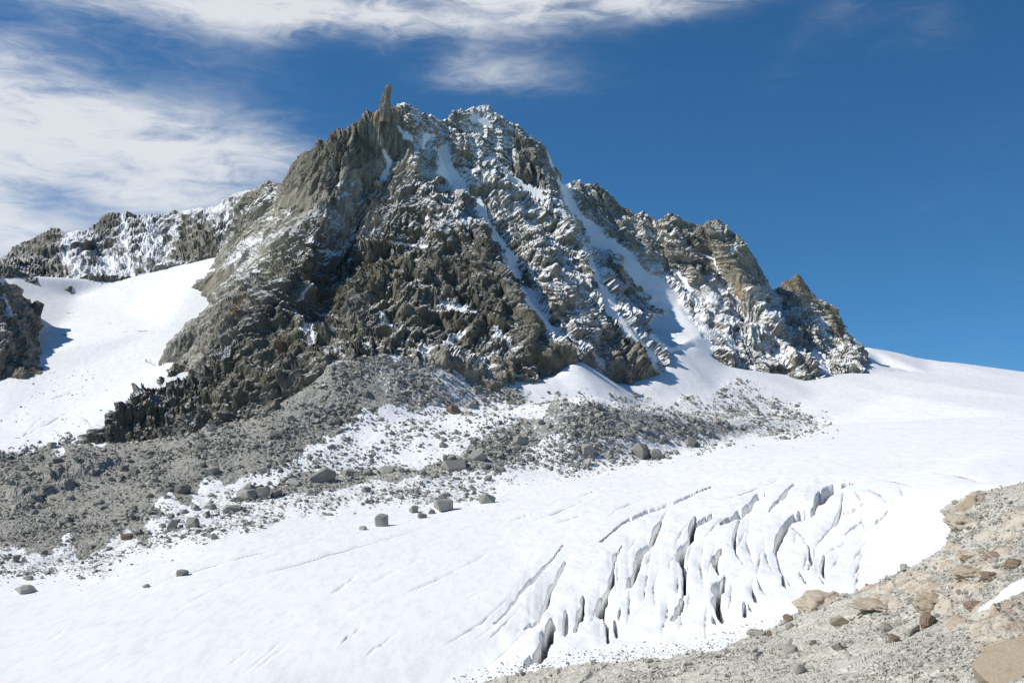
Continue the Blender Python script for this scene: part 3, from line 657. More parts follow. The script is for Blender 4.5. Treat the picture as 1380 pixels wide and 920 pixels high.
def back(pts, dY, dz):
    return [(x * (y + dY) / y, y + dY, z - dz) for x, y, z in pts]
def skirt(pts, dY, dz): return back(pts, -dY, dz)
crestL = L((338, 262, 1560), (352, 256, 1530), (366, 246, 1500), (378, 246, 1480), (386, 243, 1420), (395, 222, 1400), (405, 207, 1395), (411, 204, 1392), (418, 203, 1390), (423, 196, 1388), (430, 187, 1386), (436, 186, 1386), (441, 190, 1386), (448, 176, 1386), (455, 168, 1386), (462, 180, 1386), (466, 176, 1386), (471, 164, 1388), (478, 166, 1390), (485, 158, 1390), (491, 150, 1392), (497, 140, 1394), (503, 141, 1395), (507, 132, 1396), (513, 128, 1398), (520, 124, 1400), (528, 132, 1402), (534, 143, 1405),
           (543, 140, 1415), (550, 136, 1420), (556, 143, 1425), (562, 147, 1430), (572, 149, 1440), (583, 150, 1450), (592, 157, 1460), (600, 158, 1470), (606, 154, 1475), (612, 147, 1480), (618, 142, 1485), (626, 144, 1490), (634, 140, 1495), (643, 142, 1500), (650, 137, 1500), (657, 140, 1502), (664, 150, 1505), (674, 156, 1508), (682, 165, 1510), (692, 167, 1512), (703, 171, 1514), (710, 180, 1516), (717, 179, 1518), (722, 191, 1520), (731, 193, 1522), (738, 197, 1525), (742, 212, 1527), (749, 226, 1532), (756, 241, 1540),
           (762, 246, 1560), (770, 242, 1570), (781, 244, 1580), (789, 250, 1590), (797, 247, 1600), (808, 251, 1605), (820, 255, 1610), (830, 268, 1615), (838, 277, 1618), (846, 279, 1620), (858, 284, 1620), (870, 287, 1620), (880, 296, 1620), (890, 296, 1618), (898, 290, 1615), (908, 289, 1612), (916, 291, 1612), (922, 301, 1614), (932, 300, 1612), (940, 299, 1610), (948, 302, 1608), (957, 298, 1606), (966, 297, 1605), (975, 301, 1605), (985, 314, 1606), (995, 319, 1606), (1006, 324, 1606), (1012, 336, 1608), (1018, 344, 1608), (1022, 359, 1608), (1030, 376, 1612), (1037, 386, 1616), (1044, 391, 1625),
           (1050, 386, 1640), (1058, 376, 1650), (1064, 377, 1653), (1069, 371, 1655), (1075, 364, 1656), (1081, 372, 1656), (1087, 384, 1654), (1094, 390, 1652), (1101, 402, 1650), (1109, 408, 1648), (1115, 412, 1646), (1125, 414, 1642), (1132, 424, 1636), (1138, 436, 1630), (1146, 446, 1620), (1152, 456, 1610), (1160, 466, 1600), (1166, 474, 1590), (1172, 484, 1575))
foot = L((290, 352, 1560), (262, 385, 1430), (222, 440, 1280), (215, 488, 1170), (240, 492, 1140), (262, 489, 1110), (245, 512, 1075), (210, 524, 1050), (190, 527, 1040), (150, 560, 985), (128, 597, 935), (200, 590, 935), (280, 572, 942), (350, 560, 948), (430, 543, 958), (436, 500, 985), (440, 476, 1010), (500, 470, 1020), (560, 478, 1030), (600, 480, 1040), (650, 503, 1050), (680, 513, 1065), (742, 502, 1090), (762, 478, 1110), (775, 476, 1150), (796, 484, 1175), (821, 512, 1190), (850, 516, 1215), (888, 502, 1250), (886, 488, 1275), (905, 466, 1330), (935, 456, 1370), (980, 490, 1370), (1060, 503, 1420), (1088, 500, 1400), (1106, 508, 1400), (1118, 500, 1440), (1130, 503, 1450), (1140, 492, 1470), (1155, 501, 1480), (1170, 494, 1530), (1176, 488, 1600))
foot_out = [ (-620, 1640, 20), (-500, 1450, -20), (-445, 1290, -60), (-440, 1150, -100), (-420, 1030, -130), (-450, 930, -150), (-400, 880, -170), (-250, 890, -170), (-180, 925, -150), (-150, 970, -100), (0, 990, -100), (40, 1020, -100), (70, 1080, -100), (150, 1160, -100), (180, 1230, -90), (260, 1310, -80), (360, 1340, -100), (470, 1370, -110), (560, 1450, -120), (640, 1620, -120)]
crestL = [(x, y, z + 2.5 + (1.5 if -215 < x < -160 and y < 1410 else 0)) for x, y, z in crestL]
MAIN = [crestL, back(crestL, 60, 75), back(crestL, 260, 330), foot, foot_out,
 # main arete down to the left
 L((497, 140, 1394), (478, 190, 1365), (452, 250, 1320), (425, 320, 1250), (395, 368, 1185), (372, 395, 1150), (352, 430, 1110), (330, 455, 1080), (300, 485, 1040), (262, 512, 1010), (230, 535, 985), (195, 522, 978), (182, 535, 970), (150, 560, 950), (135, 590, 938)),
 L((240, 545, 975), (290, 528, 990), (345, 512, 1000), (395, 500, 1000), (430, 505, 985)),
 # left flank slabs
 L((386, 243, 1420), (370, 300, 1380), (340, 350, 1330), (300, 380, 1290), (270, 420, 1230), (240, 460, 1170)),
 L((366, 300, 1440), (320, 345, 1460), (295, 365, 1480)),
 L((410, 260, 1350), (385, 310, 1310), (350, 370, 1240), (320, 420, 1170), (290, 460, 1110)),
 # gully left of centre under the summit
 L((528, 160, 1412), (512, 215, 1400), (492, 270, 1368), (472, 330, 1312), (449, 380, 1245), (430, 430, 1155), (433, 480, 1042)),
 # central dark buttress crest and its foot
 L((534, 200, 1400), (560, 250, 1345), (590, 262, 1305), (612, 275, 1290), (637, 305, 1262), (665, 350, 1215), (692, 395, 1172), (719, 435, 1135), (743, 470, 1107), (752, 490, 1100)),
 L((590, 262, 1305), (575, 300, 1290), (560, 335, 1265), (520, 345, 1245), (500, 390, 1170), (480, 430, 1110), (470, 465, 1040)),
 L((560, 335, 1265), (600, 360, 1235), (640, 400, 1180), (665, 440, 1125), (690, 480, 1085)),
 L((560, 370, 1215), (590, 410, 1165), (600, 450, 1100)),
 L((520, 345, 1245), (540, 400, 1160), (545, 440, 1080)),
 # snow couloir right of it
 L((583, 165, 1458), (592, 205, 1440), (610, 240, 1415), (640, 275, 1385), (668, 320, 1345), (700, 370, 1300), (730, 420, 1245), (755, 455, 1190), (768, 474, 1150)),
 # face right of the couloir
 L((650, 137, 1500), (640, 180, 1475), (650, 220, 1440), (690, 265, 1400), (720, 320, 1350), (755, 380, 1290), (785, 430, 1240), (815, 480, 1200)),
 L((700, 171, 1514), (712, 210, 1480), (735, 250, 1450), (765, 310, 1400), (800, 370, 1345), (835, 420, 1300), (865, 460, 1270), (884, 490, 1255)),
 L((690, 230, 1465), (720, 280, 1425), (760, 340, 1372), (790, 390, 1320), (825, 450, 1262), (840, 490, 1225)),
 # right hand couloir
 L((756, 246, 1550), (765, 275, 1540), (785, 315, 1515), (810, 355, 1485), (840, 400, 1450), (870, 440, 1410), (900, 468, 1350)),
 L((797, 247, 1600), (810, 290, 1560), (850, 330, 1530), (880, 365, 1510), (910, 410, 1470), (945, 450, 1400)),
 L((850, 283, 1620), (880, 330, 1565), (905, 370, 1535), (925, 400, 1500)),
 L((905, 289, 1613), (920, 340, 1550), (950, 400, 1490), (980, 450, 1430), (990, 488, 1375)),
 L((930, 302, 1616), (950, 345, 1580), (985, 400, 1530), (1010, 450, 1480)),
 L((960, 298, 1606), (985, 345, 1545), (1005, 390, 1510), (1035, 430, 1470), (1070, 475, 1425), (1090, 500, 1402)),
 L((1040, 390, 1625), (1050, 430, 1560), (1075, 470, 1480), (1100, 490, 1440)),
 L((1075, 364, 1656), (1078, 400, 1620), (1090, 440, 1570), (1105, 480, 1490), (1118, 498, 1450)),
 L((1115, 412, 1646), (1118, 450, 1590), (1130, 480, 1520)),
 L((1138, 436, 1630), (1145, 465, 1570), (1152, 490, 1510)),
]
S = [
 ([(539, 166), (555, 188)], 7, .95), ([(583, 181), (572, 201)], 7, .95), ([(596, 205), (600, 228), (622, 250)], 14, 1.0), ([(640, 270), (660, 305), (680, 338), (704, 385)], 10, 1.0),
 ([(704, 385), (730, 425), (750, 455)], 11, 1.0), ([(640, 160), (655, 167)], 8, .95), ([(632, 165), (642, 205)], 9, .8), ([(660, 211), (694, 245), (731, 268)], 7, .95), ([(736, 205), (745, 222)], 4, .9),
 ([(757, 248), (774, 287), (807, 324), (851, 347)], 12, 1.1), ([(787, 335), (807, 388), (841, 435), (865, 462), (892, 500)], 10, 1.0), ([(850, 360), (888, 390), (918, 430), (952, 476)], 19, 1.05), ([(912, 361), (929, 395)], 6, 1.0),
 ([(895, 440), (915, 470)], 30, 1.0), ([(949, 338), (972, 368)], 3, .9), ([(980, 341), (1009, 328)], 3, .95), ([(940, 430), (985, 470)], 14, .85), ([(1095, 478), (1120, 505)], 6, .95), ([(1100, 425), (1110, 445)], 7, .75), ([(1045, 480), (1075, 497)], 8, .7),
 ([(357, 297), (398, 284)], 2.5, .95), ([(318, 350), (345, 330)], 12, .55), ([(413, 440), (416, 462)], 8, .95), ([(515, 200), (522, 225), (512, 242)], 6, .95), ([(529, 326), (576, 331)], 4, .85), ([(569, 292), (596, 289)], 2, .95),
 ([(576, 384), (603, 411), (637, 418)], 5, .95), ([(660, 424), (694, 441)], 4, .9), ([(668, 451), (684, 468)], 6, .8), ([(623, 448), (590, 465), (562, 478)], 6, .9), ([(518, 428), (538, 442)], 6, .72), ([(411, 384), (408, 405)], 4, .8),
 ([(560, 215), (600, 255)], 5, .7), ([(455, 240), (480, 250)], 5, .6), ([(420, 330), (470, 345)], 8, .55), ([(480, 310), (520, 318)], 8, .6), ([(372, 262), (330, 290)], 6, .6),
 ([(640, 495), (668, 478)], 5, .8), ([(600, 478), (640, 497)], 4, .9), ([(690, 505), (720, 515)], 5, .9),
]
PM = [
 ([(500, 165), (530, 140), (600, 150), (640, 300), (600, 340), (480, 350), (390, 350), (380, 300), (440, 260)], .42, 18),
 ([(530, 140), (660, 137), (740, 200), (790, 300), (830, 380), (890, 480), (830, 505), (775, 480), (735, 420), (690, 340), (640, 270), (590, 215)], .66, 10),
 ([(800, 440), (860, 440), (890, 500), (830, 515)], .18, 8), ([(690, 170), (735, 200), (745, 260), (700, 250)], .2, 7),
 ([(760, 245), (800, 240), (1000, 320), (1040, 380), (1180, 480), (1180, 520), (880, 500), (830, 400)], .56, 8),
 ([(795, 245), (850, 280), (880, 340), (850, 335), (800, 280)], .15, 8), ([(890, 285), (1005, 320), (1030, 380), (1000, 395), (940, 330)], .18, 8), ([(885, 330), (960, 340), (970, 380), (920, 380)], .25, 8),
 ([(860, 345), (930, 400), (960, 460), (900, 470), (800, 330)], .66, 12), ([(960, 400), (1050, 450), (1080, 500), (960, 490)], .6, 10),
 ([(1040, 385), (1075, 360), (1100, 405), (1060, 420)], .0, 5), ([(1110, 405), (1180, 480), (1160, 510), (1080, 500), (1060, 430)], .3, 6),
 ([(290, 350), (360, 240), (395, 240), (375, 330), (330, 390)], .34, 10),
 ([(480, 350), (640, 320), (700, 400), (740, 500), (600, 480), (440, 480), (430, 400)], .20, 12),
 ([(395, 210), (470, 160), (520, 130), (530, 190), (440, 270), (400, 290)], .08, 8),
]
OCH = [([(503, 140), (508, 165)], 6, .7), ([(333, 400), (328, 440)], 3, .9), ([(1060, 380), (1085, 392)], 14, .42), ([(996, 385), (1000, 398)], 5, .7), ([(375, 470), (385, 476)], 5, .7), ([(680, 175), (690, 185)], 5, .4), ([(590, 260), (600, 280)], 6, .5), ([(345, 395), (370, 385)], 6, .4)]
mass('mountain', MAIN, (-760, 760), (860, 2000), (118, 1190), 1060, (880, 1930), 520,
     [(64, 9, 1.5), (32, 9.5, 1.9), (22, 7.5, 1.5, 2.6), (10, 4.2, 1.4, 2.8)], 101,
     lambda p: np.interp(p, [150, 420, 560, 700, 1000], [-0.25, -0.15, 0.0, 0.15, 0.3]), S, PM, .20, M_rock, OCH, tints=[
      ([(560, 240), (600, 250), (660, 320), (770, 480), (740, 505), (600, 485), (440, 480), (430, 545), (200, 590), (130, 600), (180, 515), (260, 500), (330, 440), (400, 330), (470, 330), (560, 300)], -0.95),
      ([(205, 495), (285, 352), (395, 240), (440, 200), (440, 280), (380, 340), (310, 420), (262, 495)], 0.45),  # left slabs, and right mass below: sunlit brightness put into the tint
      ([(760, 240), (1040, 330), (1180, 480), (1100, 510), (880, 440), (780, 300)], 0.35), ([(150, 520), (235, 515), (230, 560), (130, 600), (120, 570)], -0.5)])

# ridge behind, left
crB = L((-200, 370, 1700), (-60, 352, 1720), (0, 347, 1740), (8, 338, 1745), (15, 329, 1750), (25, 327, 1755), (38, 320, 1760), (41, 316, 1760), (45, 321, 1760), (54, 320, 1770), (62, 313, 1775), (70, 306, 1780), (78, 303, 1780), (84, 309, 1782), (90, 311, 1785), (101, 312, 1790), (107, 305, 1790), (111, 310, 1790), (120, 308, 1790), (130, 298, 1795), (140, 287, 1800), (152, 283, 1805), (163, 284, 1810), (172, 288, 1812), (181, 284, 1815), (192, 287, 1820), (205, 286, 1825), (218, 285, 1830), (228, 284, 1830), (237, 279, 1830), (250, 280, 1830), (262, 278, 1830), (275, 278, 1830), (290, 276, 1825), (300, 272, 1820), (308, 262, 1815), (318, 259, 1810), (327, 256, 1800), (337, 252, 1790), (346, 251, 1780), (352, 246, 1775), (361, 245, 1770), (365, 236, 1768), (369, 244, 1765), (378, 246, 1760), (400, 240, 1750), (450, 240, 1740))
ftB = L((-200, 420, 1450), (-60, 380, 1490), (0, 352, 1500), (25, 368, 1515), (60, 386, 1530), (98, 400, 1540), (112, 392, 1555), (145, 386, 1580), (150, 376, 1590), (176, 375, 1600), (203, 368, 1605), (225, 360, 1615), (240, 359, 1620), (258, 357, 1625), (292, 344, 1640), (320, 340, 1640), (400, 340, 1640), (450, 340, 1650))
BACK = [crB, back(crB, 60, 80), back(crB, 220, 250), ftB, skirt(ftB, 70, 120),
  L((165, 284, 1810), (172, 320, 1735), (178, 350, 1670), (180, 372, 1602)), L((78, 303, 1780), (95, 340, 1700), (108, 365, 1620), (100, 396, 1542)),
  L((290, 276, 1825), (270, 310, 1740), (245, 335, 1670), (245, 355, 1624)), L((230, 284, 1830), (215, 320, 1765), (220, 350, 1660)), L((130, 298, 1795), (135, 340, 1725), (150, 372, 1595)), L((30, 325, 1757), (50, 350, 1680), (62, 380, 1540)), L((337, 252, 1790), (320, 290, 1720), (310, 330, 1650))]
SB = [([(165, 290), (172, 340), (178, 374)], 4, .95), ([(205, 300), (200, 340)], 14, .72), ([(95, 330), (90, 350)], 8, .8), ([(104, 370), (106, 400)], 5, .95), ([(150, 350), (130, 370)], 12, .8), ([(230, 310), (215, 330)], 12, .65), ([(330, 262), (335, 275)], 4, .8)]
PB = [([(85, 310), (165, 285), (300, 275), (360, 300), (330, 345), (230, 360), (100, 400), (85, 350)], .52, 14), ([(240, 300), (285, 290), (295, 345), (235, 358)], .12, 7), ([(120, 300), (150, 285), (165, 300), (140, 320)], .15, 6), ([(-200, 340), (85, 300), (95, 395), (-200, 400)], .20, 8), ([(300, 255), (350, 245), (360, 270), (310, 280)], .3, 6)]
mass('rocky_ridge', BACK, (-1500, -200), (1380, 2100), (-130, 420), 460, (1400, 2040), 190,
     [(60, 9, 1.1), (28, 7, 1.1), (18, 4.2, 1.4, 1.0), (9, 2.4, 1.3, 1.0)], 202, -0.15, SB, PB, .40, M_rock_dark, (), zmin=-60, ribs=(60, 90, 5.0), st=3.0)

# dark outcrop at the left edge
crO = L(*[(p_[0] - 9, p_[1] + (6 if p_[0] > -50 else 0), p_[2]) for p_ in ((-200, 250, 1290), (-100, 300, 1270), (-40, 335, 1255), (0, 352, 1250), (6, 372, 1240), (3, 385, 1235), (12, 402, 1225), (30, 418, 1215), (44, 445, 1200), (38, 462, 1190), (52, 482, 1180))])
ftO = L((-200, 520, 1110), (-60, 510, 1120), (0, 490, 1140), (14, 493, 1150), (43, 492, 1165))
OUT = [crO, [(x + 30, y + 70, z - 45) for x, y, z in crO], [(x + 80, y + 180, z - 150) for x, y, z in crO], ftO, skirt(ftO, 50, 80), L((-40, 335, 1255), (0, 420, 1195), (8, 470, 1155)), [W(50, 508, 1150), (-470, 1200, -80), (-480, 1260, -80)]]
mass('rock_outcrop', OUT, (-900, -440), (1000, 1550), (-130, 55), 170, (1040, 1480), 200,
     [(50, 8, 1.6), (22, 5, 1.8), (16, 5, 1.4, 1.9), (8, 2.8, 1.4, 1.9)], 303, -0.1, [([(5, 400), (12, 420)], 5, .6), ([(2, 360), (4, 380)], 3, .8)], [], .12, M_rock_dark, ([( [(20, 430), (30, 460)], 14, .35)])and[([(15, 430), (25, 460)], 14, .35)], zmin=-60)

# ------------------------------------------------------------------ loose rock
def hull_mesh(name, rnd, npts, box_, mat, bevel=0.0, blocky=0.6):
    import bmesh
    bm = bmesh.new()
    for _ in range(npts):
        v = Vector([rnd.uniform(-1, 1) for _ in range(3)])
        m = max(abs(v.x), abs(v.y), abs(v.z)); v = v / (m * blocky + v.length * (1 - blocky))
        bm.verts.new((v.x * box_[0] / 2, v.y * box_[1] / 2, v.z * box_[2] / 2))
    r = bmesh.ops.convex_hull(bm, input=bm.verts)
    bmesh.ops.delete(bm, geom=[g for g in r['geom_interior'] + r['geom_unused'] if isinstance(g, bmesh.types.BMVert)], context='VERTS')
    bmesh.ops.dissolve_limit(bm, angle_limit=R(9), verts=bm.verts, edges=bm.edges)
    if bevel: bmesh.ops.bevel(bm, geom=bm.edges[:], offset=bevel, segments=2, profile=0.6, affect='EDGES')
    bmesh.ops.triangulate(bm, faces=bm.faces)
    me = bpy.data.meshes.new(name); bm.to_mesh(me); bm.free()
    me.materials.append(mat); return me
def arr(me):
    v = np.empty(len(me.vertices) * 3, np.float32); me.vertices.foreach_get('co', v)
    f = np.empty(len(me.polygons) * 3, np.int32); me.polygons.foreach_get('vertices', f)
    return v.reshape(-1, 3), f.reshape(-1, 3)
rr = random.Random(5)
protos = [arr(hull_mesh('t', rr, rr.randint(9, 13), (1, rr.uniform(.6, 1.0), rr.uniform(.4, .75)), M_stone)) for _ in range(14)]
def rot_mats(n, tilt):
    a = rng.uniform(0, 2 * np.pi, n); t = rng.normal(0, tilt, n); u = rng.normal(0, tilt, n)
    ca, sa = np.cos(a), np.sin(a); ct, s_t = np.cos(t), np.sin(t); cu, su = np.cos(u), np.sin(u)
    Rz = np.zeros((n, 3, 3)); Rz[:, 0, 0] = ca; Rz[:, 0, 1] = -sa; Rz[:, 1, 0] = sa; Rz[:, 1, 1] = ca; Rz[:, 2, 2] = 1
    Rx = np.zeros((n, 3, 3)); Rx[:, 0, 0] = 1; Rx[:, 1, 1] = ct; Rx[:, 1, 2] = -s_t; Rx[:, 2, 1] = s_t; Rx[:, 2, 2] = ct
    Ry = np.zeros((n, 3, 3)); Ry[:, 1, 1] = 1; Ry[:, 0, 0] = cu; Ry[:, 0, 2] = su; Ry[:, 2, 0] = -su; Ry[:, 2, 2] = cu
    return Rx @ Ry @ Rz
def stones(name, pos, size, mat, tilt=0.35, label=None):
    n = len(pos); which = rng.integers(0, len(protos), n); RM = rot_mats(n, tilt)
    VV, FF, TT = [], [], []; off = 0
    for k, (pv, pf) in enumerate(protos):
        ids = np.nonzero(which == k)[0]
        if not len(ids): continue
        v = np.einsum('nij,vj->nvi', RM[ids], pv) * size[ids, None, None]
        v += pos[ids][:, None, :]
        f = pf[None] + (np.arange(len(ids)) * len(pv))[:, None, None] + off
        VV.append(v.reshape(-1, 3)); FF.append(f.reshape(-1, 3)); TT.append(np.repeat(rng.uniform(-.5, .5, len(ids)), len(pv))); off += len(ids) * len(pv)
    V = np.concatenate(VV).astype(np.float32); Fc = np.concatenate(FF).astype(np.int32); Tn = np.concatenate(TT).astype(np.float32)
    me = bpy.data.meshes.new(name); me.vertices.add(len(V)); me.vertices.foreach_set('co', V.ravel())
    me.loops.add(Fc.size); me.loops.foreach_set('vertex_index', Fc.ravel()); me.polygons.add(len(Fc))
    me.polygons.foreach_set('loop_start', (np.arange(len(Fc)) * 3).astype(np.int32))
    me.polygons.foreach_set('use_smooth', np.zeros(len(Fc), bool)); me.update(calc_edges=True)
    a = me.attributes.new('tint', 'FLOAT', 'POINT'); a.data.foreach_set('value', Tn)
    me.materials.append(mat); o = bpy.data.objects.new(name, me); col.objects.link(o)
    return tag(o, label, None, None, 'stuff')
# density over the ground grid
vis = (tpy < 925) & (tpx > -88) & (tpx < 1468)
area = np.ones_like(tZ)
def pick(wgt, n, mn, mx, alpha):
    p = (wgt * area * vis).ravel(); p = p / p.sum()
    idx = rng.choice(p.size, n, replace=True, p=p)
    P3 = np.stack([tX.ravel()[idx], tY.ravel()[idx], Zt.ravel()[idx]], -1)
    u = rng.uniform(0, 1, n); pxs = (mn ** -alpha + u * (mx ** -alpha - mn ** -alpha)) ** (-1 / alpha)
    P3[:, 0] += rng.normal(0, 0.6, n) * P3[:, 1] / 800
    sz = pxs * P3[:, 1] / F
    P3[:, 2] += sz * 0.12
    return P3, sz
clump = np.clip(0.6 + 0.9 * fbm(tX, tY, tX * 0, 26, 3, 55), 0.05, 2)
wd = pmask(tpx, tpy, G_dense, 5, 6) * (tY > 460)
p, s = pick(wd * clump, 11000, 1.9, 11, 1.75); stones('moraine_rubble', p, s, M_stone_dark, label='dark grey rubble covering the left moraine')
wm = (np.clip(grav, 0, 1) - 0) * (wd < 0.5) * (tY > 460)
p, s = pick(wm * clump, 12500, 1.8, 11, 1.7); stones('glacier_rubble', p, s, M_stone, label='grey rubble strewn over snow on the middle moraine')
edge = sstep(-np.abs(poly_sd(tpx, tpy, G_mid)), -26, 0) * (tY > 460) * (tpy > 560)
p, s = pick(edge, 700, 1.5, 6, 2.4); stones('scattered_stones', p, s, M_stone, label='small stones scattered on snow beside the moraine')
wf = fore * (1 - patch) * near * (tpy < 925) * (1 - 0.7 * sstep(och, .3, .6))
p, s = pick(wf * clump, 16000, 1.6, 10, 1.9); stones('slope_gravel', p, s, M_stone_pale, label='pale stones and gravel on the near slope')
p, s = pick(fr * (1 - fore), 900, 1.4, 5, 2.2); stones('edge_debris', p, s, M_stone, label='small debris along the dirty edge of the glacier')
# stones on the left snow field
wl = ((tY > 940) & (tpx < 230) & (tpy > 500) & (tpy < 600) & (cls == 1)) * np.clip(fbm(tX, tY, tX * 0, 40, 3, 66), 0, 1)
p, s = pick(wl, 160, 1.5, 4, 2.5); stones('snow_field_stones', p, s, M_stone_dark, label='few dark stones on the left snow field')

flat_ix = np.arange(tZ.size)
def ground_at(px, py, ymin=250, ymax=1e9):
    d = (tpx - px) ** 2 + (tpy - py) ** 2 + np.where((tY > ymin) & (tY < ymax), 0, 1e6)
    i = int(np.argmin(d)); return Vector((tX.flat[i], tY.flat[i], Zt.flat[i]))
def boulder(px, py, wpx, hpx, label, mat, group=None, blocky=0.7, seed=0, name='boulder', rotz=0.0, npts=16, depth=0.85, ymin=250, sink=0.12):
    """py is the foot of the rock in the photograph"""
    r_ = random.Random(int(px * 7 + py * 13 + seed)); g = ground_at(px, py, ymin); u = g.y / F * 0.93
    me = hull_mesh(name, r_, npts + 2, (wpx * u * 1.08, wpx * u * depth, hpx * u * (1.1 + 2 * sink)), mat, bevel=wpx * u * 0.025, blocky=blocky)
    o = bpy.data.objects.new(name, me); col.objects.link(o)
    o.location = g + Vector((0, wpx * u * 0.3, hpx * u * (0.42 - sink * 0.5))); o.rotation_euler = (0, 0, rotz)
    return tag(o, label, 'boulder' if name == 'boulder' else name.replace('_', ' '), group)
BO = [
 (30, 800, 28, 10, 'low flat topped grey block alone on the snow at the far left edge', M_stone_pale, .9),
 (244, 776, 19, 9, 'flat pale boulder on the glacier above the start of the long crack', M_stone, .6),
 (195, 791, 11, 5, 'small grey stone left of the flat pale boulder on the glacier', M_stone, .5),
 (489, 714, 11, 6, 'small low grey stone just left of the cube shaped boulder', M_stone, .5),
 (513, 709, 19, 18, 'cube shaped pale boulder standing on the snow above the long crack', M_stone, .9),
 (557, 691, 15, 11, 'rounded grey boulder between the cube shaped boulder and the pair on its right', M_stone, .5),
 (569, 698, 14, 8, 'low brownish boulder at the front left of the big pale block', M_stone_dark, .5),
 (581, 692, 12, 8, 'small dark boulder touching the left side of the big pale block', M_stone_dark, .5),
 (597, 689, 26, 18, 'big pale block with a flat top at the edge of the clean snow', M_stone, .85),
 (656, 679, 23, 14, 'grey wedge shaped boulder, rightmost of the row on the clean snow', M_stone, .75),
 (792, 614, 19, 18, 'squarish boulder below the rubble hill, left of the dark pair', M_stone, .9),
 (863, 618, 26, 22, 'large dark angular boulder at the right foot of the rubble hill', M_stone_dark, .7),
 (884, 617, 18, 15, 'dark leaning boulder against the right side of the large dark one', M_stone_dark, .7),
 (911, 612, 10, 7, 'small pale rounded boulder right of the dark pair', M_stone, .4),
 (819, 616, 11, 7, 'small grey boulder right of the squarish boulder', M_stone, .5),
 (932, 603, 17, 14, 'pale leaning slab at the right end of the rubble hill', M_stone, .7),
 (430, 652, 42, 23, 'largest dark boulder with a pointed top in the moraine strip', M_stone_dark, .65),
 (330, 676, 30, 16, 'big brown grey boulder at the left end of the block line', M_stone, .7),
 (354, 674, 18, 18, 'upright split block right of the big brown grey boulder', M_stone, .9),
 (372, 670, 20, 11, 'low block in the line left of the largest dark boulder', M_stone_dark, .6),
 (396, 656, 20, 11, 'grey block close to the left of the largest dark boulder', M_stone, .6),
 (470, 640, 20, 9, 'long low block right of the largest dark boulder', M_stone, .7),
 (495, 638, 16, 10, 'grey block in the middle of the strip of stones', M_stone, .6),
 (520, 636, 22, 10, 'flat block in the strip left of the tan slab', M_stone, .7),
 (612, 634, 34, 16, 'tilted tan slab at the left foot of the rubble hill', M_stone, .85),
 (644, 620, 30, 13, 'flat tan slab lying right of the tilted tan slab', M_stone, .85),
 (668, 614, 20, 10, 'tan block on the slope of the rubble hill', M_stone, .8),
 (704, 596, 26, 13, 'broad flat tan slab half way up the rubble hill', M_stone, .85),
 (762, 568, 22, 10, 'pale flat block near the top of the rubble hill', M_stone_pale, .8),
 (612, 558, 24, 13, 'brown block alone on the snow under the talus', M_brown, .8),
 (633, 551, 22, 8, 'low dark block right of the brown block under the talus', M_stone_dark, .7),
 (602, 622, 14, 12, 'small leaning block behind the tilted tan slab', M_stone_dark, .7),
 (369, 590, 22, 12, 'pale rounded block on the dark moraine below the ridge', M_stone, .7),
 (268, 608, 16, 13, 'upright dark block on the left moraine', M_stone_dark, .8),
 (285, 640, 20, 13, 'grey pointed block on the lower left moraine', M_stone_dark, .7),
 (245, 664, 24, 16, 'dark lumpy block low on the left moraine', M_stone_dark, .5),
 (258, 712, 22, 14, 'grey block at the bottom edge of the left moraine', M_stone, .7),
 (232, 713, 16, 14, 'dark block left of the grey block at the moraine edge', M_stone_dark, .7),
 (310, 690, 24, 9, 'flat grey block under the block line on speckled snow', M_stone, .7),
 (282, 686, 18, 10, 'pale low block on speckled snow below the moraine', M_stone, .6),
 (168, 727, 18, 10, 'brown grey block in the lower corner of the moraine', M_brown, .7),
 (22, 760, 13, 10, 'dark stone just above the flat topped block on the left', M_stone_dark, .7),
 (38, 781, 12, 7, 'small dark stone right above the flat topped block', M_stone_dark, .6),
 (288, 727, 11, 9, 'small upright stone on snow below the moraine', M_stone, .7),
 (68, 604, 14, 9, 'dark block on the crest of the left moraine', M_stone_dark, .8),
 # near slope
 (1196, 852, 18, 14, 'rounded light grey boulder in the middle of the near slope', M_stone_pale, .35),
 (1272, 881, 24, 15, 'rounded red brown boulder near the bottom right', M_brown, .5),
 (1129, 878, 16, 12, 'grey boulder in the lower middle of the near slope', M_stone_pale, .5),
 (1251, 890, 15, 12, 'whitish angular boulder left of the red brown boulder', M_stone_pale, .8),
 (1240, 881, 12, 9, 'small whitish stone left of the whitish angular boulder', M_stone_pale, .7),
 (1063, 839, 15, 10, 'brownish stone at the upper left edge of the near slope', M_brown, .5),
 (1134, 842, 26, 13, 'orange tan angular slab in the upper middle of the near slope', M_slab, .8),
 (1286, 910, 22, 18, 'red brown pointed rock by the bottom edge', M_brown, .8),
 (1223, 901, 16, 11, 'small red brown rock left of the whitish stones', M_brown, .7),
 (1082, 908, 20, 14, 'pale grey rock at the bottom edge of the near slope', M_stone_pale, .6),
 (1021, 857, 28, 8, 'flat grey slab lying where the glacier meets gravel', M_stone_pale, .8),
 (1038, 856, 10, 8, 'dark brown stone beside the flat grey slab', M_brown, .5),
 (1095, 865, 12, 8, 'flat grey stone on the middle gravel', M_stone_pale, .8),
 (1065, 876, 26, 12, 'smooth pale hump of rock left of the grey boulder', M_stone_pale, .4),
 (1080, 822, 12, 10, 'dark rock on the snow at the edge of the tan outcrop', M_stone_dark, .6),
 (1219, 762, 10, 9, 'small grey standing stone on the edge of the snow', M_stone, .7),
 (1228, 815, 12, 8, 'small grey block below the tan bedrock', M_stone_pale, .6),
]
for i, (px, py, wp, hp, lab, mt, bl) in enumerate(BO):
    boulder(px, py, wp, hp, lab, mt, blocky=bl * 0.85, npts=int(12 + 6 * bl), rotz=((i * 37) % 11 - 5) * 0.13)
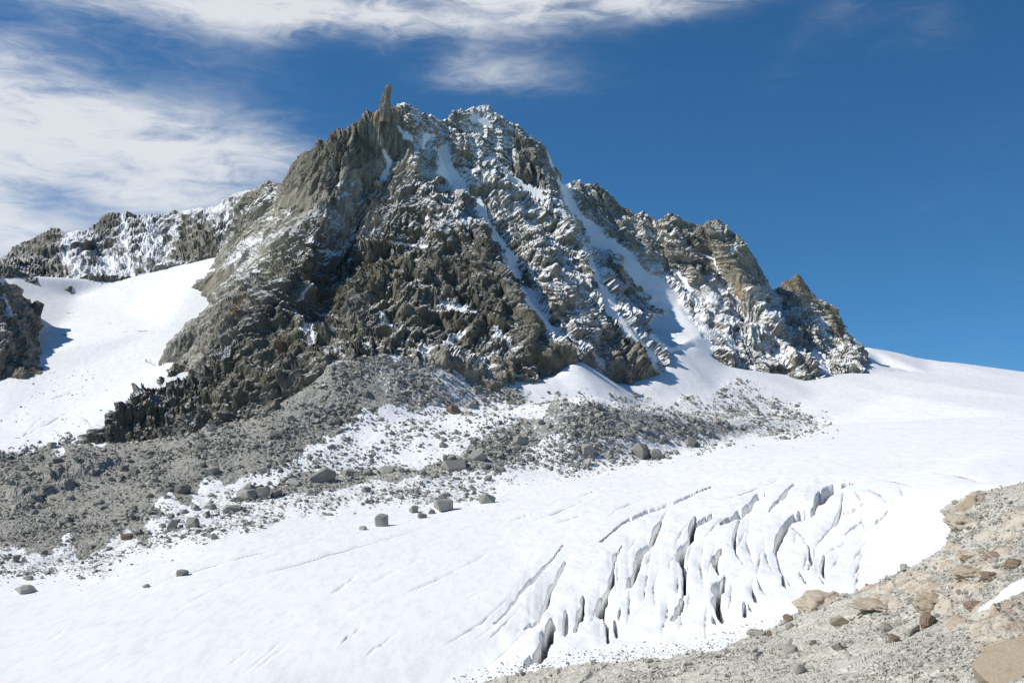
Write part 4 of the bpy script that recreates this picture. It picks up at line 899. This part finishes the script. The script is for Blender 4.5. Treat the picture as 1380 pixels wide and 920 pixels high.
# bedrock knobs in the near slope: smooth humps worn by the ice
import bmesh
def knob(px, py, wpx, hpx, label, mat, seed, depth=1.0, tilt=0.0, rough=1.0):
    g = ground_at(px, py, 100, 460); u = g.y / F
    bm = bmesh.new(); bmesh.ops.create_icosphere(bm, subdivisions=5, radius=1)
    V = np.array([v.co[:] for v in bm.verts], float); n = fbm(V[:, 0] + seed, V[:, 1], V[:, 2], 0.9, 5, seed, 0.52)
    c, _ = crag(V[:, 0] + seed, V[:, 1], V[:, 2], [(0.9, 0.16, 1.0), (0.4, 0.09, 1.0)], seed)
    k = 1 + 0.30 * n * rough + c * rough * 0.8
    for v, q in zip(bm.verts, k): v.co = v.co * float(q)
    for v in bm.verts: v.co.x *= wpx * u / 2; v.co.y *= wpx * u * depth / 2; v.co.z *= hpx * u * 1.0
    me = bpy.data.meshes.new('bedrock_knob'); bm.to_mesh(me); bm.free(); me.materials.append(mat)
    for p_ in me.polygons: p_.use_smooth = True
    o = bpy.data.objects.new('bedrock_knob', me); col.objects.link(o); o.location = g + Vector((0, wpx * u * depth * 0.2, -hpx * u * 0.72)); o.rotation_euler = (0, tilt, 0)
    return tag(o, label, 'bedrock')
KN = [(1109, 812, 52, 18, 'tan bedrock hump where glacier, snow and gravel meet', M_slab, .7, R(-12)),
 (1188, 818, 50, 9, 'pale tan bedrock hump right of the first hump', M_slab, .7, R(-8)),
 (1262, 815, 44, 20, 'orange brown bedrock hump above the grey rounded boulder', M_slab, .8, R(20)),
 (1341, 780, 30, 14, 'dark reddish bedrock knob above the snow patch', M_brown, .6, R(-10)),
 (1346, 748, 28, 11, 'reddish bedrock knob, upper of two near the right edge', M_brown, .6, R(-14)),
 (1374, 762, 32, 14, 'red brown bedrock knob cut by the right edge', M_brown, .6, R(-6)),
 (1308, 752, 20, 10, 'small brown bedrock knob left of the reddish ones', M_brown, .6, R(-14)),
 (1312, 682, 30, 18, 'orange bedrock patch at the top of the near slope', M_slab, .7, R(-10)),
 (1306, 703, 40, 13, 'orange tan bedrock lip sticking out over the snow', M_slab, .6, R(12)),
 (1318, 822, 26, 12, 'dark brown bedrock step at the lower left of the snow patch', M_brown, .8, R(-30)),
 (1305, 838, 24, 12, 'pinkish bedrock step below the snow patch', M_slab, .8, R(-35)),
 (1318, 772, 40, 13, 'pale yellow bedrock hump between gravel and reddish knobs', M_slab, .7, R(-8))]
for i, (px, py, wp, hp, lab, mt, dp, tl) in enumerate(KN): knob(px, py, wp * (1.15 if mt is M_slab else .95), hp * (.8 if mt is M_slab else .6), lab, mt, 400 + i * 7, 1.3, 0.0, 1.0)
def corner_slab():
    g = ground_at(1400, 905, 100, 460); u = g.y / F; r_ = random.Random(12)
    me = hull_mesh('bedrock_slab', r_, 34, (118 * u, 190 * u, 60 * u), M_slab, bevel=1.0 * u, blocky=.75)
    o = bpy.data.objects.new('bedrock_slab', me); col.objects.link(o); o.location = g + Vector((2.2, 3, -1.0)); o.rotation_euler = (R(6), R(-46), R(8))
    tag(o, 'big orange tan slab filling the bottom right corner', 'bedrock')
corner_slab()

# more blocks large enough to tell apart, alike within each area
def scatter(wgt, n, mn, mx, group, label, mat, seed):
    P3, sz = pick(wgt, n, mn, mx, 3.0); r_ = random.Random(seed)
    mesh = [hull_mesh('block', r_, 15, (1, r_.uniform(.7, 1), r_.uniform(.45, .8)), mat, bevel=0.025, blocky=r_.uniform(.5, .9)) for _ in range(8)]
    for p_, s_ in zip(P3, sz):
        o = bpy.data.objects.new('block', r_.choice(mesh)); col.objects.link(o); o.location = p_; o.scale = (s_,) * 3
        o.rotation_euler = (r_.gauss(0, .3), r_.gauss(0, .3), r_.uniform(0, 6.28)); tag(o, label, 'block', group)
scatter(wd, 70, 10, 15, 'blocks in the dark left moraine', 'dark angular block lying among the rubble of the left moraine', M_stone_dark, 1)
scatter(wm * (grav > .4), 60, 10, 15, 'blocks in the middle moraine', 'grey angular block among rubble and snow of the middle moraine', M_stone, 2)
scatter(wf, 45, 9.5, 14, 'blocks on the near slope', 'pale angular block lying in the gravel of the near slope', M_stone_pale, 3)

# ------------------------------------------------------------------ the finger of rock on the summit
def finger():
    bm = bmesh.new(); base = Vector(W(520, 152, 1392)); u = 1392 / F
    rings = [(-14, 9, -2, 9), (4, 8, -1, 8), (12, 7, 0, 6), (19, 6.6, .6, 5.5), (26, 6.8, 1.8, 5), (33, 5.6, 3.0, 4.4), (37, 3.6, 3.8, 3)]; R0 = []
    rf = random.Random(3)
    for h, w_, dx, dp in rings:
        ring = []
        for k in range(8):
            a = k / 8 * 2 * math.pi; q = rf.uniform(.82, 1.15)
            ring.append(bm.verts.new(base + Vector(((dx + math.cos(a) * w_ * q) * u, math.sin(a) * dp * q * u, (h + rf.uniform(-1.4, 1.4)) * u))))
        R0.append(ring)
    for a, b in zip(R0, R0[1:]):
        for k in range(8): bm.faces.new((a[k], a[(k + 1) % 8], b[(k + 1) % 8], b[k]))
    bm.faces.new(R0[-1]); bmesh.ops.triangulate(bm, faces=bm.faces)
    bmesh.ops.subdivide_edges(bm, edges=bm.edges[:], cuts=2, use_grid_fill=True); bmesh.ops.triangulate(bm, faces=bm.faces)
    V = np.array([v.co[:] for v in bm.verts]); c_, _ = crag(V[:, 0], V[:, 1], V[:, 2], [(9, 1.6, 2.6), (4, 0.8, 2.2)], 555, 0, .5); cx_ = base.x
    for v, q in zip(bm.verts, c_): d_ = Vector((v.co.x - cx_, v.co.y - base.y, 0)); v.co += d_.normalized() * float(q) if d_.length > .1 else Vector((0, 0, 0))
    me = bpy.data.meshes.new('rock_pinnacle'); bm.to_mesh(me); bm.free(); me.materials.append(M_stone)
    me.materials.clear(); me.materials.append(M_rock); o = bpy.data.objects.new('rock_pinnacle', me); col.objects.link(o)
    tag(o, 'slim upright finger of pale rock on the highest point of the mountain', 'pinnacle')
finger()
# far ground out to the horizon, below everything
me = bpy.data.meshes.new('distant_ground'); me.from_pydata([(-40000, 2250, -320), (40000, 2250, -320), (40000, 40000, -900), (-40000, 40000, -900)], [], [(0, 1, 2, 3)])
me.materials.append(M_rock_dark); o = bpy.data.objects.new('distant_ground', me); col.objects.link(o); tag(o, kind='structure')
